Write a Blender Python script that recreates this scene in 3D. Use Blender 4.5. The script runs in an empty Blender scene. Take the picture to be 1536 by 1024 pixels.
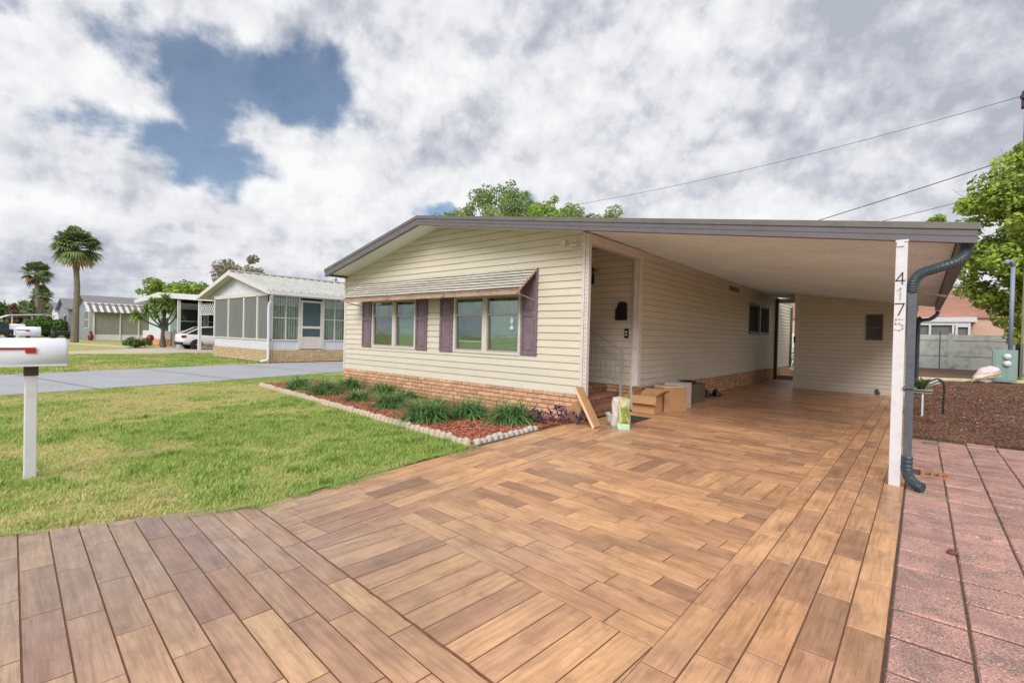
import bpy, math, random
import numpy as np
from mathutils import Vector, Matrix
random.seed(7); rng = np.random.default_rng(7)
sc = bpy.context.scene
COL = sc.collection
PI = math.pi

# ------------------------------------------------------------------ helpers
def L(r, g, b):
    f = lambda c: (c/255/12.92) if c/255 <= .04045 else ((c/255+.055)/1.055)**2.4
    return (f(r), f(g), f(b))
def sca(c, k): return tuple(min(1, v*k) for v in c)

def M(name, col, rough=.6, var=.12, scale=3., bump=0., bscale=40., metal=0., rnd=0., col2=None, spec=.5, stretch=None, detail=5., trans=0., dirt=None, dirt_amt=.0):
    m = bpy.data.materials.new(name); m.use_nodes = True
    nt = m.node_tree; N = nt.nodes; K = nt.links
    b = N['Principled BSDF']; b.inputs['Roughness'].default_value = rough; b.inputs['Metallic'].default_value = metal
    b.inputs['Specular IOR Level'].default_value = spec
    tc = N.new('ShaderNodeTexCoord'); mp = N.new('ShaderNodeMapping')
    K.new(tc.outputs['Object'], mp.inputs['Vector'])
    if stretch: mp.inputs['Scale'].default_value = stretch
    n = N.new('ShaderNodeTexNoise'); n.inputs['Scale'].default_value = scale; n.inputs['Detail'].default_value = detail
    K.new(mp.outputs[0], n.inputs['Vector'])
    rp = N.new('ShaderNodeValToRGB'); rp.color_ramp.elements[0].position = .3; rp.color_ramp.elements[1].position = .7
    c1 = sca(col, 1-var); c2 = col2 if col2 else sca(col, 1+var)
    rp.color_ramp.elements[0].color = (*c1, 1); rp.color_ramp.elements[1].color = (*c2, 1)
    K.new(n.outputs['Fac'], rp.inputs['Fac'])
    out = rp.outputs['Color']
    if dirt:
        n3 = N.new('ShaderNodeTexNoise'); n3.inputs['Scale'].default_value = scale*2.7; n3.inputs['Detail'].default_value = 8
        K.new(tc.outputs['Object'], n3.inputs['Vector'])
        r3 = N.new('ShaderNodeValToRGB'); r3.color_ramp.elements[0].position = .5; r3.color_ramp.elements[1].position = .72
        r3.color_ramp.elements[1].color = (dirt_amt,)*3+(1,)
        K.new(n3.outputs['Fac'], r3.inputs['Fac'])
        mx = N.new('ShaderNodeMix'); mx.data_type = 'RGBA'; K.new(r3.outputs[0], mx.inputs['Factor'])
        K.new(out, mx.inputs[6]); mx.inputs[7].default_value = (*dirt, 1); out = mx.outputs[2]
    if rnd:
        at = N.new('ShaderNodeAttribute'); at.attribute_name = 'rnd'
        mr = N.new('ShaderNodeMapRange'); mr.inputs[3].default_value = 1-rnd; mr.inputs[4].default_value = 1+rnd
        K.new(at.outputs['Fac'], mr.inputs[0])
        mu = N.new('ShaderNodeVectorMath'); mu.operation = 'SCALE'
        K.new(out, mu.inputs[0]); K.new(mr.outputs[0], mu.inputs['Scale']); out = mu.outputs[0]
    K.new(out, b.inputs['Base Color'])
    if bump:
        n2 = N.new('ShaderNodeTexNoise'); n2.inputs['Scale'].default_value = bscale; n2.inputs['Detail'].default_value = 6
        K.new(mp.outputs[0], n2.inputs['Vector'])
        bp = N.new('ShaderNodeBump'); bp.inputs['Strength'].default_value = bump; bp.inputs['Distance'].default_value = .01
        K.new(n2.outputs['Fac'], bp.inputs['Height']); K.new(bp.outputs[0], b.inputs['Normal'])
    if trans:
        tr = N.new('ShaderNodeBsdfTranslucent'); K.new(out, tr.inputs['Color'])
        ms = N.new('ShaderNodeMixShader'); ms.inputs[0].default_value = trans
        o = N['Material Output']; K.new(b.outputs[0], ms.inputs[1]); K.new(tr.outputs[0], ms.inputs[2]); K.new(ms.outputs[0], o.inputs[0])
    return m

def glass(name, tint, refl=.25, clear=.75):
    m = bpy.data.materials.new(name); m.use_nodes = True
    nt = m.node_tree; N = nt.nodes; K = nt.links; N.remove(N['Principled BSDF'])
    t = N.new('ShaderNodeBsdfTransparent'); t.inputs[0].default_value = (*tint, 1)
    g = N.new('ShaderNodeBsdfGlossy'); g.inputs['Roughness'].default_value = .03; g.inputs[0].default_value = (.9, 1, .97, 1)
    nz = N.new('ShaderNodeTexNoise'); nz.inputs['Scale'].default_value = 2.5
    bp = N.new('ShaderNodeBump'); bp.inputs['Strength'].default_value = .06; bp.inputs['Distance'].default_value = .05
    K.new(nz.outputs['Fac'], bp.inputs['Height']); K.new(bp.outputs[0], g.inputs['Normal'])
    lw = N.new('ShaderNodeLayerWeight'); lw.inputs[0].default_value = .5
    pw = N.new('ShaderNodeMath'); pw.operation = 'POWER'; pw.inputs[1].default_value = 4.; K.new(lw.outputs['Facing'], pw.inputs[0])
    ad = N.new('ShaderNodeMath'); ad.operation = 'MULTIPLY_ADD'; ad.use_clamp = True; ad.inputs[1].default_value = .6; ad.inputs[2].default_value = refl; K.new(pw.outputs[0], ad.inputs[0])
    x = N.new('ShaderNodeMixShader'); K.new(ad.outputs[0], x.inputs[0]); K.new(t.outputs[0], x.inputs[1]); K.new(g.outputs[0], x.inputs[2])
    K.new(x.outputs[0], N['Material Output'].inputs[0])
    return m

ORG = {}
def tag(o, label=None, cat=None, group=None, kind=None):
    if label: o['label'] = label
    if cat: o['category'] = cat
    if group: o['group'] = group
    if kind: o['kind'] = kind
    return o
def thing(name, loc, label, cat, group=None, rz=0):
    o = bpy.data.objects.new(name, None); COL.objects.link(o); o.location = loc; o.rotation_euler = (0, 0, rz)
    o.empty_display_size = .2
    ORG[o.name] = Vector((0, 0, 0)) if rz else Vector(loc)
    return tag(o, label, cat, group)

def clip(poly, planes):
    # planes: list of (a,b,c) keep a*x+b*y<=c
    for a, b, c in planes:
        out = []
        n = len(poly)
        for i in range(n):
            p, q = poly[i], poly[(i+1) % n]
            dp, dq = a*p[0]+b*p[1]-c, a*q[0]+b*q[1]-c
            if dp <= 0: out.append(p)
            if dp*dq < 0:
                t = dp/(dp-dq); out.append((p[0]+(q[0]-p[0])*t, p[1]+(q[1]-p[1])*t))
        poly = out
        if len(poly) < 3: return []
    return poly

class MB:
    def __init__(s, xf=None): s.v = []; s.f = []; s.r = []; s.uv = []; s.mi = []; s.xf = xf; s.cr = None; s.m = 0
    def add(s, vs, fs, r=None, uvs=None):
        if s.xf: vs = [s.xf(*p) for p in vs]
        k = len(s.v); s.v += [tuple(p) for p in vs]
        r = random.random() if r is None else r
        for i, f in enumerate(fs):
            s.f.append(tuple(k+j for j in f)); s.r.append(r); s.mi.append(s.m)
            s.uv.append(uvs[i] if uvs else None)
        return s
    def box(s, x0, x1, y0, y1, z0, z1, r=None):
        if x0 > x1: x0, x1 = x1, x0
        if y0 > y1: y0, y1 = y1, y0
        if z0 > z1: z0, z1 = z1, z0
        v = [(x0,y0,z0),(x1,y0,z0),(x1,y1,z0),(x0,y1,z0),(x0,y0,z1),(x1,y0,z1),(x1,y1,z1),(x0,y1,z1)]
        return s.add(v, [(0,3,2,1),(4,5,6,7),(0,1,5,4),(1,2,6,5),(2,3,7,6),(3,0,4,7)], r)
    def obox(s, c, dx, dy, dz, yaw=0, r=None, pitch=0, roll=0):   # oriented box, centre c, full sizes
        R = Matrix.Rotation(yaw, 3, 'Z') @ Matrix.Rotation(pitch, 3, 'Y') @ Matrix.Rotation(roll, 3, 'X')
        v = [Vector(c)+R @ Vector((a*dx/2, b*dy/2, d*dz/2)) for d in (-1, 1) for a, b in ((-1,-1),(1,-1),(1,1),(-1,1))]
        return s.add(v, [(0,3,2,1),(4,5,6,7),(0,1,5,4),(1,2,6,5),(2,3,7,6),(3,0,4,7)], r)
    def prism(s, poly, a0, a1, axis='y', r=None):   # poly 2D; extruded along axis
        n = len(poly)
        def P(p, a):
            return (p[0], a, p[1]) if axis == 'y' else ((a, p[0], p[1]) if axis == 'x' else (p[0], p[1], a))
        v = [P(p, a0) for p in poly]+[P(p, a1) for p in poly]
        f = [tuple(range(n)), tuple(range(2*n-1, n-1, -1))]+[(i, i+n, (i+1) % n+n, (i+1) % n) for i in range(n)]
        return s.add(v, f, r)
    def tube(s, pts, rad, n=8, cap=True, r=None, squash=1.):
        pts = [Vector(p) for p in pts]; m = len(pts)
        rads = rad if isinstance(rad, (list, tuple)) else [rad]*m
        v = []; f = []
        up = Vector((0, 0, 1)); prev = None
        for i, p in enumerate(pts):
            t = (pts[min(i+1, m-1)]-pts[max(i-1, 0)]).normalized()
            if prev is None:
                a = t.cross(Vector((0, 0, 1)) if abs(t.z) < .9 else Vector((0, 1, 0))).normalized()
            else:
                a = (prev-t*prev.dot(t)).normalized()
            prev = a; b = t.cross(a)
            for k in range(n):
                th = 2*PI*k/n+PI/n
                v.append(p+(a*math.cos(th)+b*math.sin(th)*squash)*rads[i])
        for i in range(m-1):
            for k in range(n):
                f.append((i*n+k, i*n+(k+1) % n, (i+1)*n+(k+1) % n, (i+1)*n+k))
        if cap: f += [tuple(range(n-1, -1, -1)), tuple((m-1)*n+k for k in range(n))]
        return s.add(v, f, r)
    def lathe(s, prof, n=16, c=(0, 0, 0), r=None):
        v = []; f = []; m = len(prof)
        for (rr, z) in prof:
            for k in range(n):
                th = 2*PI*k/n; v.append((c[0]+rr*math.cos(th), c[1]+rr*math.sin(th), c[2]+z))
        for i in range(m-1):
            for k in range(n): f.append((i*n+k, i*n+(k+1) % n, (i+1)*n+(k+1) % n, (i+1)*n+k))
        f += [tuple(range(n-1, -1, -1)), tuple((m-1)*n+k for k in range(n))]
        return s.add(v, f, r)
    def build(s, name, mat, parent=None, smooth=False, bevel=0, sub=0, off=None):
        me = bpy.data.meshes.new(name)
        if off is None: off = ORG.get(parent.name, Vector((0, 0, 0))) if parent else Vector((0, 0, 0))
        me.from_pydata([(p[0]-off[0], p[1]-off[1], p[2]-off[2]) for p in s.v], [], s.f)
        for mt in (mat if isinstance(mat, list) else [mat]): me.materials.append(mt)
        if isinstance(mat, list): me.polygons.foreach_set('material_index', s.mi)
        a = me.attributes.new('rnd', 'FLOAT', 'FACE'); a.data.foreach_set('value', s.r)
        if any(u is not None for u in s.uv):
            ul = me.uv_layers.new(name='UVMap'); flat = []
            for i, f in enumerate(s.f):
                u = s.uv[i]
                if u is None: flat += [0., 0.]*len(f)
                else:
                    for q in u: flat += [q[0], q[1]]
            ul.data.foreach_set('uv', flat)
        me.update()
        o = bpy.data.objects.new(name, me); COL.objects.link(o)
        ORG[o.name] = off
        if parent: o.parent = parent
        if bevel:
            b = o.modifiers.new('bevel', 'BEVEL'); b.width = bevel; b.segments = 2; b.limit_method = 'ANGLE'
        if sub:
            b = o.modifiers.new('sub', 'SUBSURF'); b.levels = sub; b.render_levels = sub
        if smooth: me.polygons.foreach_set('use_smooth', [True]*len(me.polygons))
        return o

def npmesh(name, V, F, rnd, mat, parent=None, off=(0, 0, 0), k=None):
    """V (n,3) array, F (m,k) array of ints"""
    V = np.asarray(V, dtype=np.float32)-np.asarray(off, dtype=np.float32)
    F = np.asarray(F, dtype=np.int32); m, kk = F.shape
    me = bpy.data.meshes.new(name)
    me.vertices.add(len(V)); me.vertices.foreach_set('co', V.ravel())
    me.loops.add(m*kk); me.loops.foreach_set('vertex_index', F.ravel())
    me.polygons.add(m); me.polygons.foreach_set('loop_start', np.arange(0, m*kk, kk, dtype=np.int32))
    me.polygons.foreach_set('loop_total', np.full(m, kk, dtype=np.int32))
    a = me.attributes.new('rnd', 'FLOAT', 'FACE'); a.data.foreach_set('value', np.asarray(rnd, dtype=np.float32))
    me.materials.append(mat); me.update(calc_edges=True)
    o = bpy.data.objects.new(name, me); COL.objects.link(o)
    if parent: o.parent = parent
    return o

# ------------------------------------------------------------------ materials
CREAM = L(212, 204, 186)
m_siding = M('vinyl_siding', CREAM, rough=.5, var=.03, scale=1.3, bump=.05, bscale=60, stretch=(1, 1, 4), rnd=.03, dirt=L(186, 172, 146), dirt_amt=.16)
m_white = M('white_paint', L(216, 216, 220), rough=.45, var=.04, scale=4, bump=.08, dirt=L(180, 172, 160), dirt_amt=.25)
m_trimw = M('white_trim', L(214, 208, 202), rough=.45, var=.05, scale=5, bump=.08, dirt=L(176, 164, 150), dirt_amt=.35)
m_brick = M('tan_brick', L(205, 160, 125), rough=.85, var=.16, scale=9, bump=.7, bscale=55, rnd=.2, dirt=L(232, 200, 165), dirt_amt=.6)
m_mortar = M('mortar', L(150, 105, 85), rough=.95, var=.15, scale=20, bump=.5)
m_ybrick = M('yellow_brick', L(200, 176, 142), rough=.85, var=.14, scale=9, bump=.5, bscale=55, rnd=.12)
m_fascia = M('fascia_paint', L(106, 101, 106), rough=.45, var=.07, scale=3, stretch=(.6, 1, 5), dirt=L(92, 84, 90), dirt_amt=.5)
m_flash = M('roof_flashing', L(112, 108, 106), rough=.4, var=.1, scale=3, metal=.1, dirt=L(95, 88, 84), dirt_amt=.5)
m_roof = M('roof_coating', L(205, 203, 196), rough=.6, var=.1, scale=2, dirt=L(130, 125, 110), dirt_amt=.5)
m_ceil = M('ceiling_panel', L(232, 238, 244), rough=.5, var=.05, scale=1.2)
m_shut = M('plum_shutter', L(122, 102, 112), rough=.55, var=.08, scale=5, bump=.1, dirt=L(150, 132, 140), dirt_amt=.4)
m_awn = M('awning_metal', L(200, 194, 182), rough=.55, var=.1, scale=3, stretch=(.25, 1, 1), rnd=.14, dirt=L(150, 136, 112), dirt_amt=.4)
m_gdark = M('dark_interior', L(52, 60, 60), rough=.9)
m_awnv = M('awning_valance', L(178, 148, 134), rough=.6, var=.1, scale=4, dirt=L(120, 98, 84), dirt_amt=.5)
m_gdark = M('dark_interior', L(52, 60, 60), rough=.9)
m_sash = M('sash_frame', L(172, 160, 148), rough=.5, var=.08)
m_glass = glass('window_glass', (.80, .90, .86), .15)
m_gfar = glass('far_glass', (.84, .88, .87), .1)
m_blind = M('window_blind', L(214, 222, 212), rough=.6, rnd=.1)
m_curtain = M('curtain_cloth', L(206, 206, 170), rough=.9, var=.12, scale=8, stretch=(6, 1, .4), trans=.3)
m_black = M('black_metal', L(34, 38, 40), rough=.45, var=.2)
m_gutter = M('gutter_metal', L(92, 96, 104), rough=.4, var=.1, scale=5, dirt=L(66, 68, 72), dirt_amt=.5)
m_elbow = M('elbow_plastic', L(52, 66, 72), rough=.35, var=.15, scale=9)
m_rail = M('railing_metal', L(150, 152, 142), rough=.5, var=.1)
m_screen = M('screen_mesh', L(84, 86, 86), rough=.8, var=.1, scale=6)
m_digit = M('digit_black', L(62, 60, 58), rough=.6, var=.3, scale=60)
m_digitw = M('digit_worn', L(176, 170, 168), rough=.7, var=.25, scale=60)
m_digitr = M('digit_rusty', L(214, 178, 164), rough=.7, var=.2, scale=60)
m_cardb = M('cardboard', L(190, 146, 104), rough=.85, var=.08, scale=4, bump=.1, stretch=(1, 1, 3))
m_cardd = M('cardboard_inner', L(158, 122, 90), rough=.9, var=.1, scale=5)
m_bark = M('bark', L(104, 92, 80), rough=.95, var=.25, scale=7, bump=.8, bscale=25, stretch=(1, 1, .35))
m_palmbark = M('palm_bark', L(120, 110, 98), rough=.95, var=.25, scale=4, bump=.8, stretch=(1, 1, 3))
m_leafa = M('leaf_wispy', L(138, 160, 96), rough=.6, var=.25, scale=.8, rnd=.35, trans=.3)
m_leafb = M('leaf_bright', L(146, 172, 72), rough=.6, var=.25, scale=.9, rnd=.35, trans=.35)
m_leafr = M('leaf_lime', L(156, 176, 76), rough=.5, var=.25, scale=.7, rnd=.42, trans=.35)
m_leafd = M('leaf_hedge', L(84, 112, 48), rough=.6, var=.25, scale=1.2, rnd=.35, trans=.2)
m_leafg = M('leaf_greyed', L(142, 138, 116), rough=.7, var=.2, scale=.8, rnd=.3, trans=.3)
m_palm = M('palm_frond', L(132, 150, 100), rough=.55, var=.2, scale=.8, rnd=.4, trans=.2)
m_palmdry = M('palm_frond_dry', L(150, 122, 78), rough=.7, var=.2, scale=.8, rnd=.4)
m_yucca = M('yucca_leaf', L(128, 156, 72), rough=.5, var=.2, scale=1.5, rnd=.35, trans=.2)
m_liri = M('strap_leaf', L(112, 150, 88), rough=.45, var=.2, scale=6, rnd=.5, trans=.2)
m_purple = M('purple_leaf', L(104, 80, 116), rough=.5, var=.2, scale=9, rnd=.45, trans=.15)
m_stone = M('edging_concrete', L(196, 180, 158), rough=.9, var=.12, scale=14, bump=.6, bscale=60, dirt=L(150, 132, 112), dirt_amt=.6)
m_stonew = M('edging_white', L(188, 184, 176), rough=.8, var=.1, scale=14, bump=.5, bscale=60, dirt=L(180, 170, 150), dirt_amt=.4)
m_conc = M('pale_concrete', L(168, 169, 174), rough=.8, var=.07, scale=.8, bump=.25, bscale=80, dirt=L(160, 160, 166), dirt_amt=.4)
m_conc2 = M('beige_concrete', L(196, 184, 166), rough=.85, var=.07, scale=.8, bump=.2, bscale=80)
m_asph = M('asphalt', L(92, 92, 94), rough=.9, var=.15, scale=2, bump=.6, bscale=120)
m_wallc = M('concrete_wall', L(224, 228, 220), rough=.9, var=.1, scale=.9, bump=.3, dirt=L(150, 150, 130), dirt_amt=.6)
m_pink = M('pink_stucco', L(206, 172, 152), rough=.9, var=.05, scale=2)
m_proof = M('pink_roof', L(178, 132, 116), rough=.85, var=.12, scale=2, stretch=(1, 4, 4))
m_greenbox = M('green_enamel', L(134, 160, 152), rough=.5, var=.08)
m_pipe = M('grey_pipe', L(140, 150, 168), rough=.5, var=.06)
m_timber = M('weathered_timber', L(196, 190, 150), rough=.9, var=.15, scale=5)
m_red = M('red_paint', L(186, 38, 30), rough=.45, var=.12, scale=12)
m_mbox = M('mailbox_white', L(218, 222, 232), rough=.35, var=.025, scale=3, dirt=L(200, 196, 190), dirt_amt=.15)
m_brown = M('brown_bracket', L(74, 62, 54), rough=.7, var=.15, scale=20)
m_carw = M('white_car_paint', L(236, 238, 242), rough=.2, var=.01)
m_card = M('navy_car_paint', L(36, 44, 66), rough=.2, var=.05)
m_tyre = M('tyre_rubber', L(36, 36, 38), rough=.85)
m_rim = M('wheel_alloy', L(176, 178, 182), rough=.35, metal=.6)
m_carglass = M('car_glass', L(40, 52, 54), rough=.2, var=.1, spec=.3)
m_tail = M('tail_light', L(150, 30, 26), rough=.25)
m_greyw = M('grey_siding', L(138, 140, 148), rough=.6, var=.05, scale=2)
m_taupe = M('taupe_screen', L(142, 138, 128), rough=.8, var=.05, scale=2)
m_shing = M('grey_shingle', L(128, 126, 130), rough=.9, var=.12, scale=6, bump=.3)
m_teal = M('teal_trim', L(186, 208, 204), rough=.6, var=.05)
m_scr2 = M('porch_screen_cloth', L(112, 116, 114), rough=.75, var=.1, scale=1.6, stretch=(3, 3, .5))
m_swroof = M('pale_metal_roof', L(192, 192, 186), rough=.5, var=.08, scale=1.5, dirt=L(150, 146, 124), dirt_amt=.4)
m_gablew = M('gable_white', L(210, 212, 222), rough=.6, var=.04, scale=2)
m_drain = M('cast_grate', L(120, 116, 104), rough=.8)
m_bagw = M('bag_white', L(196, 190, 184), rough=.4, var=.08, scale=9)
m_bagy = M('bag_yellow', L(190, 184, 96), rough=.4, var=.15, scale=14, col2=L(206, 200, 170))
m_bagg = M('bag_green', L(126, 144, 62), rough=.4, var=.2, scale=18)
m_bagt = M('bag_teal', L(176, 220, 190), rough=.4, var=.1)
m_mat = M('rubber_mat', L(62, 64, 52), rough=.95, var=.15, scale=20, bump=.4)
m_brown2 = M('dark_brown_metal', L(78, 70, 58), rough=.5)
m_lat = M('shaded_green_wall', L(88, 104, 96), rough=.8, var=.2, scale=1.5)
m_tote = M('olive_fabric', L(112, 106, 82), rough=.85, var=.1, scale=6)
m_pot = M('pot_plastic', L(200, 204, 200), rough=.5, var=.05)
m_soil = M('soil', L(92, 70, 52), rough=1, var=.2, scale=20, bump=.6)
m_wire = M('cable_sheath', L(60, 60, 64), rough=.6)
m_polew = M('utility_pole_wood', L(70, 60, 72), rough=.9, var=.2, scale=5, stretch=(1, 1, .2))
m_oldwood = M('pale_pole_wood', L(176, 170, 128), rough=.9, var=.15, scale=5, stretch=(1, 1, .2))
m_print = M('printed_card', L(226, 206, 204), rough=.7, var=.1, scale=30, dirt=L(190, 130, 130), dirt_amt=.8)

# ------------------------------------------------------------------ camera
cam = bpy.data.cameras.new('camera'); co = bpy.data.objects.new('camera', cam); COL.objects.link(co)
cam.sensor_width = 36; cam.lens = 36*724/1536; cam.clip_start = .05; cam.clip_end = 3000
co.matrix_world = Matrix.Translation((0, 0, 1.5)) @ Matrix.Rotation(math.radians(40.3), 4, 'Z') @ Matrix.Rotation(math.radians(90-.64), 4, 'X') @ Matrix.Rotation(math.radians(1.4), 4, 'Z')
sc.camera = co

# ------------------------------------------------------------------ world: daylight sky with broken clouds
SUN_EL, SUN_AZ = math.radians(36), math.radians(158)    # azimuth measured clockwise from +Y
w = bpy.data.worlds.new('World'); sc.world = w; w.use_nodes = True
nt = w.node_tree; N = nt.nodes; K = nt.links
bg = N['Background']; bg.inputs['Strength'].default_value = .065
sky = N.new('ShaderNodeTexSky'); sky.sky_type = 'NISHITA'; sky.sun_disc = False
sky.sun_elevation = SUN_EL; sky.sun_rotation = SUN_AZ; sky.air_density = 1.; sky.dust_density = .4; sky.ozone_density = 1.5
hs = N.new('ShaderNodeHueSaturation'); hs.inputs['Saturation'].default_value = 1.12; hs.inputs['Value'].default_value = .8
K.new(sky.outputs[0], hs.inputs['Color'])
K.new(hs.outputs[0], bg.inputs['Color'])
def V(op, a, b=None, c=None):
    n = N.new('ShaderNodeMath'); n.operation = op
    for i, q in enumerate((a, b, c)):
        if q is None: continue
        if isinstance(q, (int, float)): n.inputs[i].default_value = q
        else: K.new(q, n.inputs[i])
    return n.outputs[0]
tc = N.new('ShaderNodeTexCoord'); sp = N.new('ShaderNodeSeparateXYZ'); K.new(tc.outputs['Generated'], sp.inputs[0])
zc = V('ADD', V('MAXIMUM', sp.outputs[2], 0.), .06)
px = V('DIVIDE', sp.outputs[0], zc); py = V('DIVIDE', sp.outputs[1], zc)
cb = N.new('ShaderNodeCombineXYZ'); K.new(px, cb.inputs[0]); K.new(py, cb.inputs[1])
# second coordinate: the direction itself (keeps cloud heads billowy near the horizon)
def noise(vec, scale, detail=8, rough=.55, dist=0., loc=(0, 0, 0)):
    mp = N.new('ShaderNodeMapping'); mp.inputs['Location'].default_value = loc; K.new(vec, mp.inputs[0])
    n = N.new('ShaderNodeTexNoise'); n.inputs['Scale'].default_value = scale; n.inputs['Detail'].default_value = detail
    n.inputs['Roughness'].default_value = rough; n.inputs['Distortion'].default_value = dist; K.new(mp.outputs[0], n.inputs['Vector'])
    return n.outputs['Fac']
dirv = tc.outputs['Generated']
def vop(op, a, b):
    n = N.new('ShaderNodeVectorMath'); n.operation = op; K.new(a, n.inputs[0])
    if op == 'SCALE': n.inputs['Scale'].default_value = b
    elif isinstance(b, tuple): n.inputs[1].default_value = b
    else: K.new(b, n.inputs[1])
    return n.outputs[0]
def vnz(vec, scale, detail):
    n = N.new('ShaderNodeTexNoise'); n.inputs['Scale'].default_value = scale; n.inputs['Detail'].default_value = detail; K.new(vec, n.inputs['Vector'])
    return vop('SUBTRACT', n.outputs['Color'], (.5, .5, .5))
# warped direction: makes every outline ragged
wdir = vop('ADD', dirv, vop('ADD', vop('SCALE', vnz(dirv, 2.6, 3), .24), vop('SCALE', vnz(dirv, 9., 8), .10)))
n1 = noise(dirv, 4.6, 10, .57, 0., (3.1, 1.7, .4))
n1b = noise(vop('ADD', dirv, (0, -.02, .045)), 4.6, 10, .57, 0., (3.1, 1.7, .4))
n2 = noise(cb.outputs[0], 1.2, 8, .58, .2, (5.3, 2.2, 0))
n3 = noise(dirv, 2.0, 5, .5, .2, (9.3, 4.1, 2.0))
n4 = noise(dirv, 12., 7, .56, 0., (1.3, 7.1, 2.0))
n4b = noise(vop('ADD', dirv, (0, -.008, .016)), 12., 7, .56, 0., (1.3, 7.1, 2.0))
nmix = V('ADD', V('MULTIPLY', n1, .5), V('MULTIPLY', n2, .5))
def ell(cx, cy, cz, rx, rz, tilt=0., src=None):
    src = src or wdir
    d = Vector((cx, cy, cz)).normalized(); t = Vector((-d.y, d.x, 0)).normalized(); u = d.cross(t)
    if u.z < 0: u = -u
    ct, st = math.cos(tilt), math.sin(tilt)
    t2 = t*ct+u*st; u2 = u*ct-t*st
    def dot(vv, off=0.):
        n = N.new('ShaderNodeVectorMath'); n.operation = 'DOT_PRODUCT'; K.new(src, n.inputs[0]); n.inputs[1].default_value = vv; return V('SUBTRACT', n.outputs['Value'], off)
    a = V('DIVIDE', dot(t2), rx); b = V('DIVIDE', dot(u2), rz); f = V('DIVIDE', V('MINIMUM', dot(d, .2), 0.), .05)
    q = V('ADD', V('MULTIPLY', a, a), V('ADD', V('MULTIPLY', b, b), V('MULTIPLY', f, f)))
    return V('MAXIMUM', V('SUBTRACT', 1., V('SQRT', q)), -1.)
def mx(a, b): return V('MAXIMUM', a, b)
h = mx(ell(-.855, .310, .425, .22, .085, tilt=-.12), mx(ell(-.925, .235, .300, .20, .055, tilt=.05), ell(-.93, .02, .42, .06, .03)))
h = mx(h, mx(ell(-.890, .27, .36, .09, .08), mx(ell(-.745, .61, .262, .07, .022), ell(-.60, .74, .27, .05, .018))))
cov = V('ADD', V('MULTIPLY', h, 1.0), V('ADD', V('MULTIPLY', V('SUBTRACT', n1, .5), -2.0), V('ADD', V('MULTIPLY', V('SUBTRACT', n4, .5), -1.3), V('MULTIPLY', V('SUBTRACT', n2, .5), -2.0))))
rb = N.new('ShaderNodeValToRGB'); rb.color_ramp.interpolation = 'EASE'; rb.color_ramp.elements[0].position = -.0; rb.color_ramp.elements[1].position = .70
K.new(cov, rb.inputs['Fac'])
hm = N.new('ShaderNodeMapRange'); hm.inputs[1].default_value = -.45; hm.inputs[2].default_value = .05; K.new(h, hm.inputs[0])
blue = V('MULTIPLY', V('MULTIPLY', rb.outputs[0], hm.outputs[0]), .86)
# cloud brightness: relief seen as if lit from above, plus broad light and dark masses
rel = V('ADD', V('MULTIPLY', V('SUBTRACT', n1, n1b), 2.9), V('MULTIPLY', V('SUBTRACT', n4, n4b), 1.2))
br = V('ADD', .52, V('ADD', rel, V('ADD', V('MULTIPLY', V('SUBTRACT', n3, .5), .9), V('ADD', V('MULTIPLY', V('SUBTRACT', n2, .5), .9), V('MULTIPLY', V('SUBTRACT', n1, .5), .5)))))
br = V('ADD', br, V('MULTIPLY', mx(ell(-.80, .46, .30, .32, .16), 0.), .30))
br = V('ADD', br, V('MULTIPLY', mx(ell(-.62, .66, .42, .36, .22), 0.), .22))
br = V('SUBTRACT', br, V('MULTIPLY', mx(ell(.05, .90, .46, .36, .24), 0.), .75))
br = V('SUBTRACT', br, V('MULTIPLY', mx(ell(-.985, .12, .10, .36, .13), 0.), .14))
br = V('SUBTRACT', br, V('MULTIPLY', mx(ell(-.2, .95, .25, .4, .13), 0.), .15))
rc = N.new('ShaderNodeValToRGB'); e = rc.color_ramp.elements
e[0].position = .0; e[0].color = (.44, .47, .54, 1)
e[1].position = 1.; e[1].color = (.92, .92, .94, 1)
x_ = e.new(.30); x_.color = (.60, .62, .68, 1)
x_ = e.new(.52); x_.color = (.75, .765, .80, 1)
x_ = e.new(.75); x_.color = (.84, .845, .87, 1)
K.new(br, rc.inputs['Fac'])
bg2 = N.new('ShaderNodeBackground'); bg2.inputs['Strength'].default_value = .555; K.new(rc.outputs[0], bg2.inputs['Color'])
ms = N.new('ShaderNodeMixShader'); K.new(blue, ms.inputs[0]); K.new(bg2.outputs[0], ms.inputs[1]); K.new(bg.outputs[0], ms.inputs[2])
K.new(ms.outputs[0], N['World Output'].inputs['Surface'])

sun = bpy.data.lights.new('sun', 'SUN'); sun.energy = 1.5; sun.angle = math.radians(30); sun.color = (1, .975, .94)
so = bpy.data.objects.new('sun', sun); COL.objects.link(so)
sd = Vector((math.sin(SUN_AZ)*math.cos(SUN_EL), math.cos(SUN_AZ)*math.cos(SUN_EL), math.sin(SUN_EL)))
so.rotation_euler = (-sd).to_track_quat('-Z', 'Y').to_euler()
sc.view_settings.view_transform = 'Standard'; sc.view_settings.look = 'None'; sc.view_settings.exposure = 0.92; sc.view_settings.gamma = 1

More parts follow.
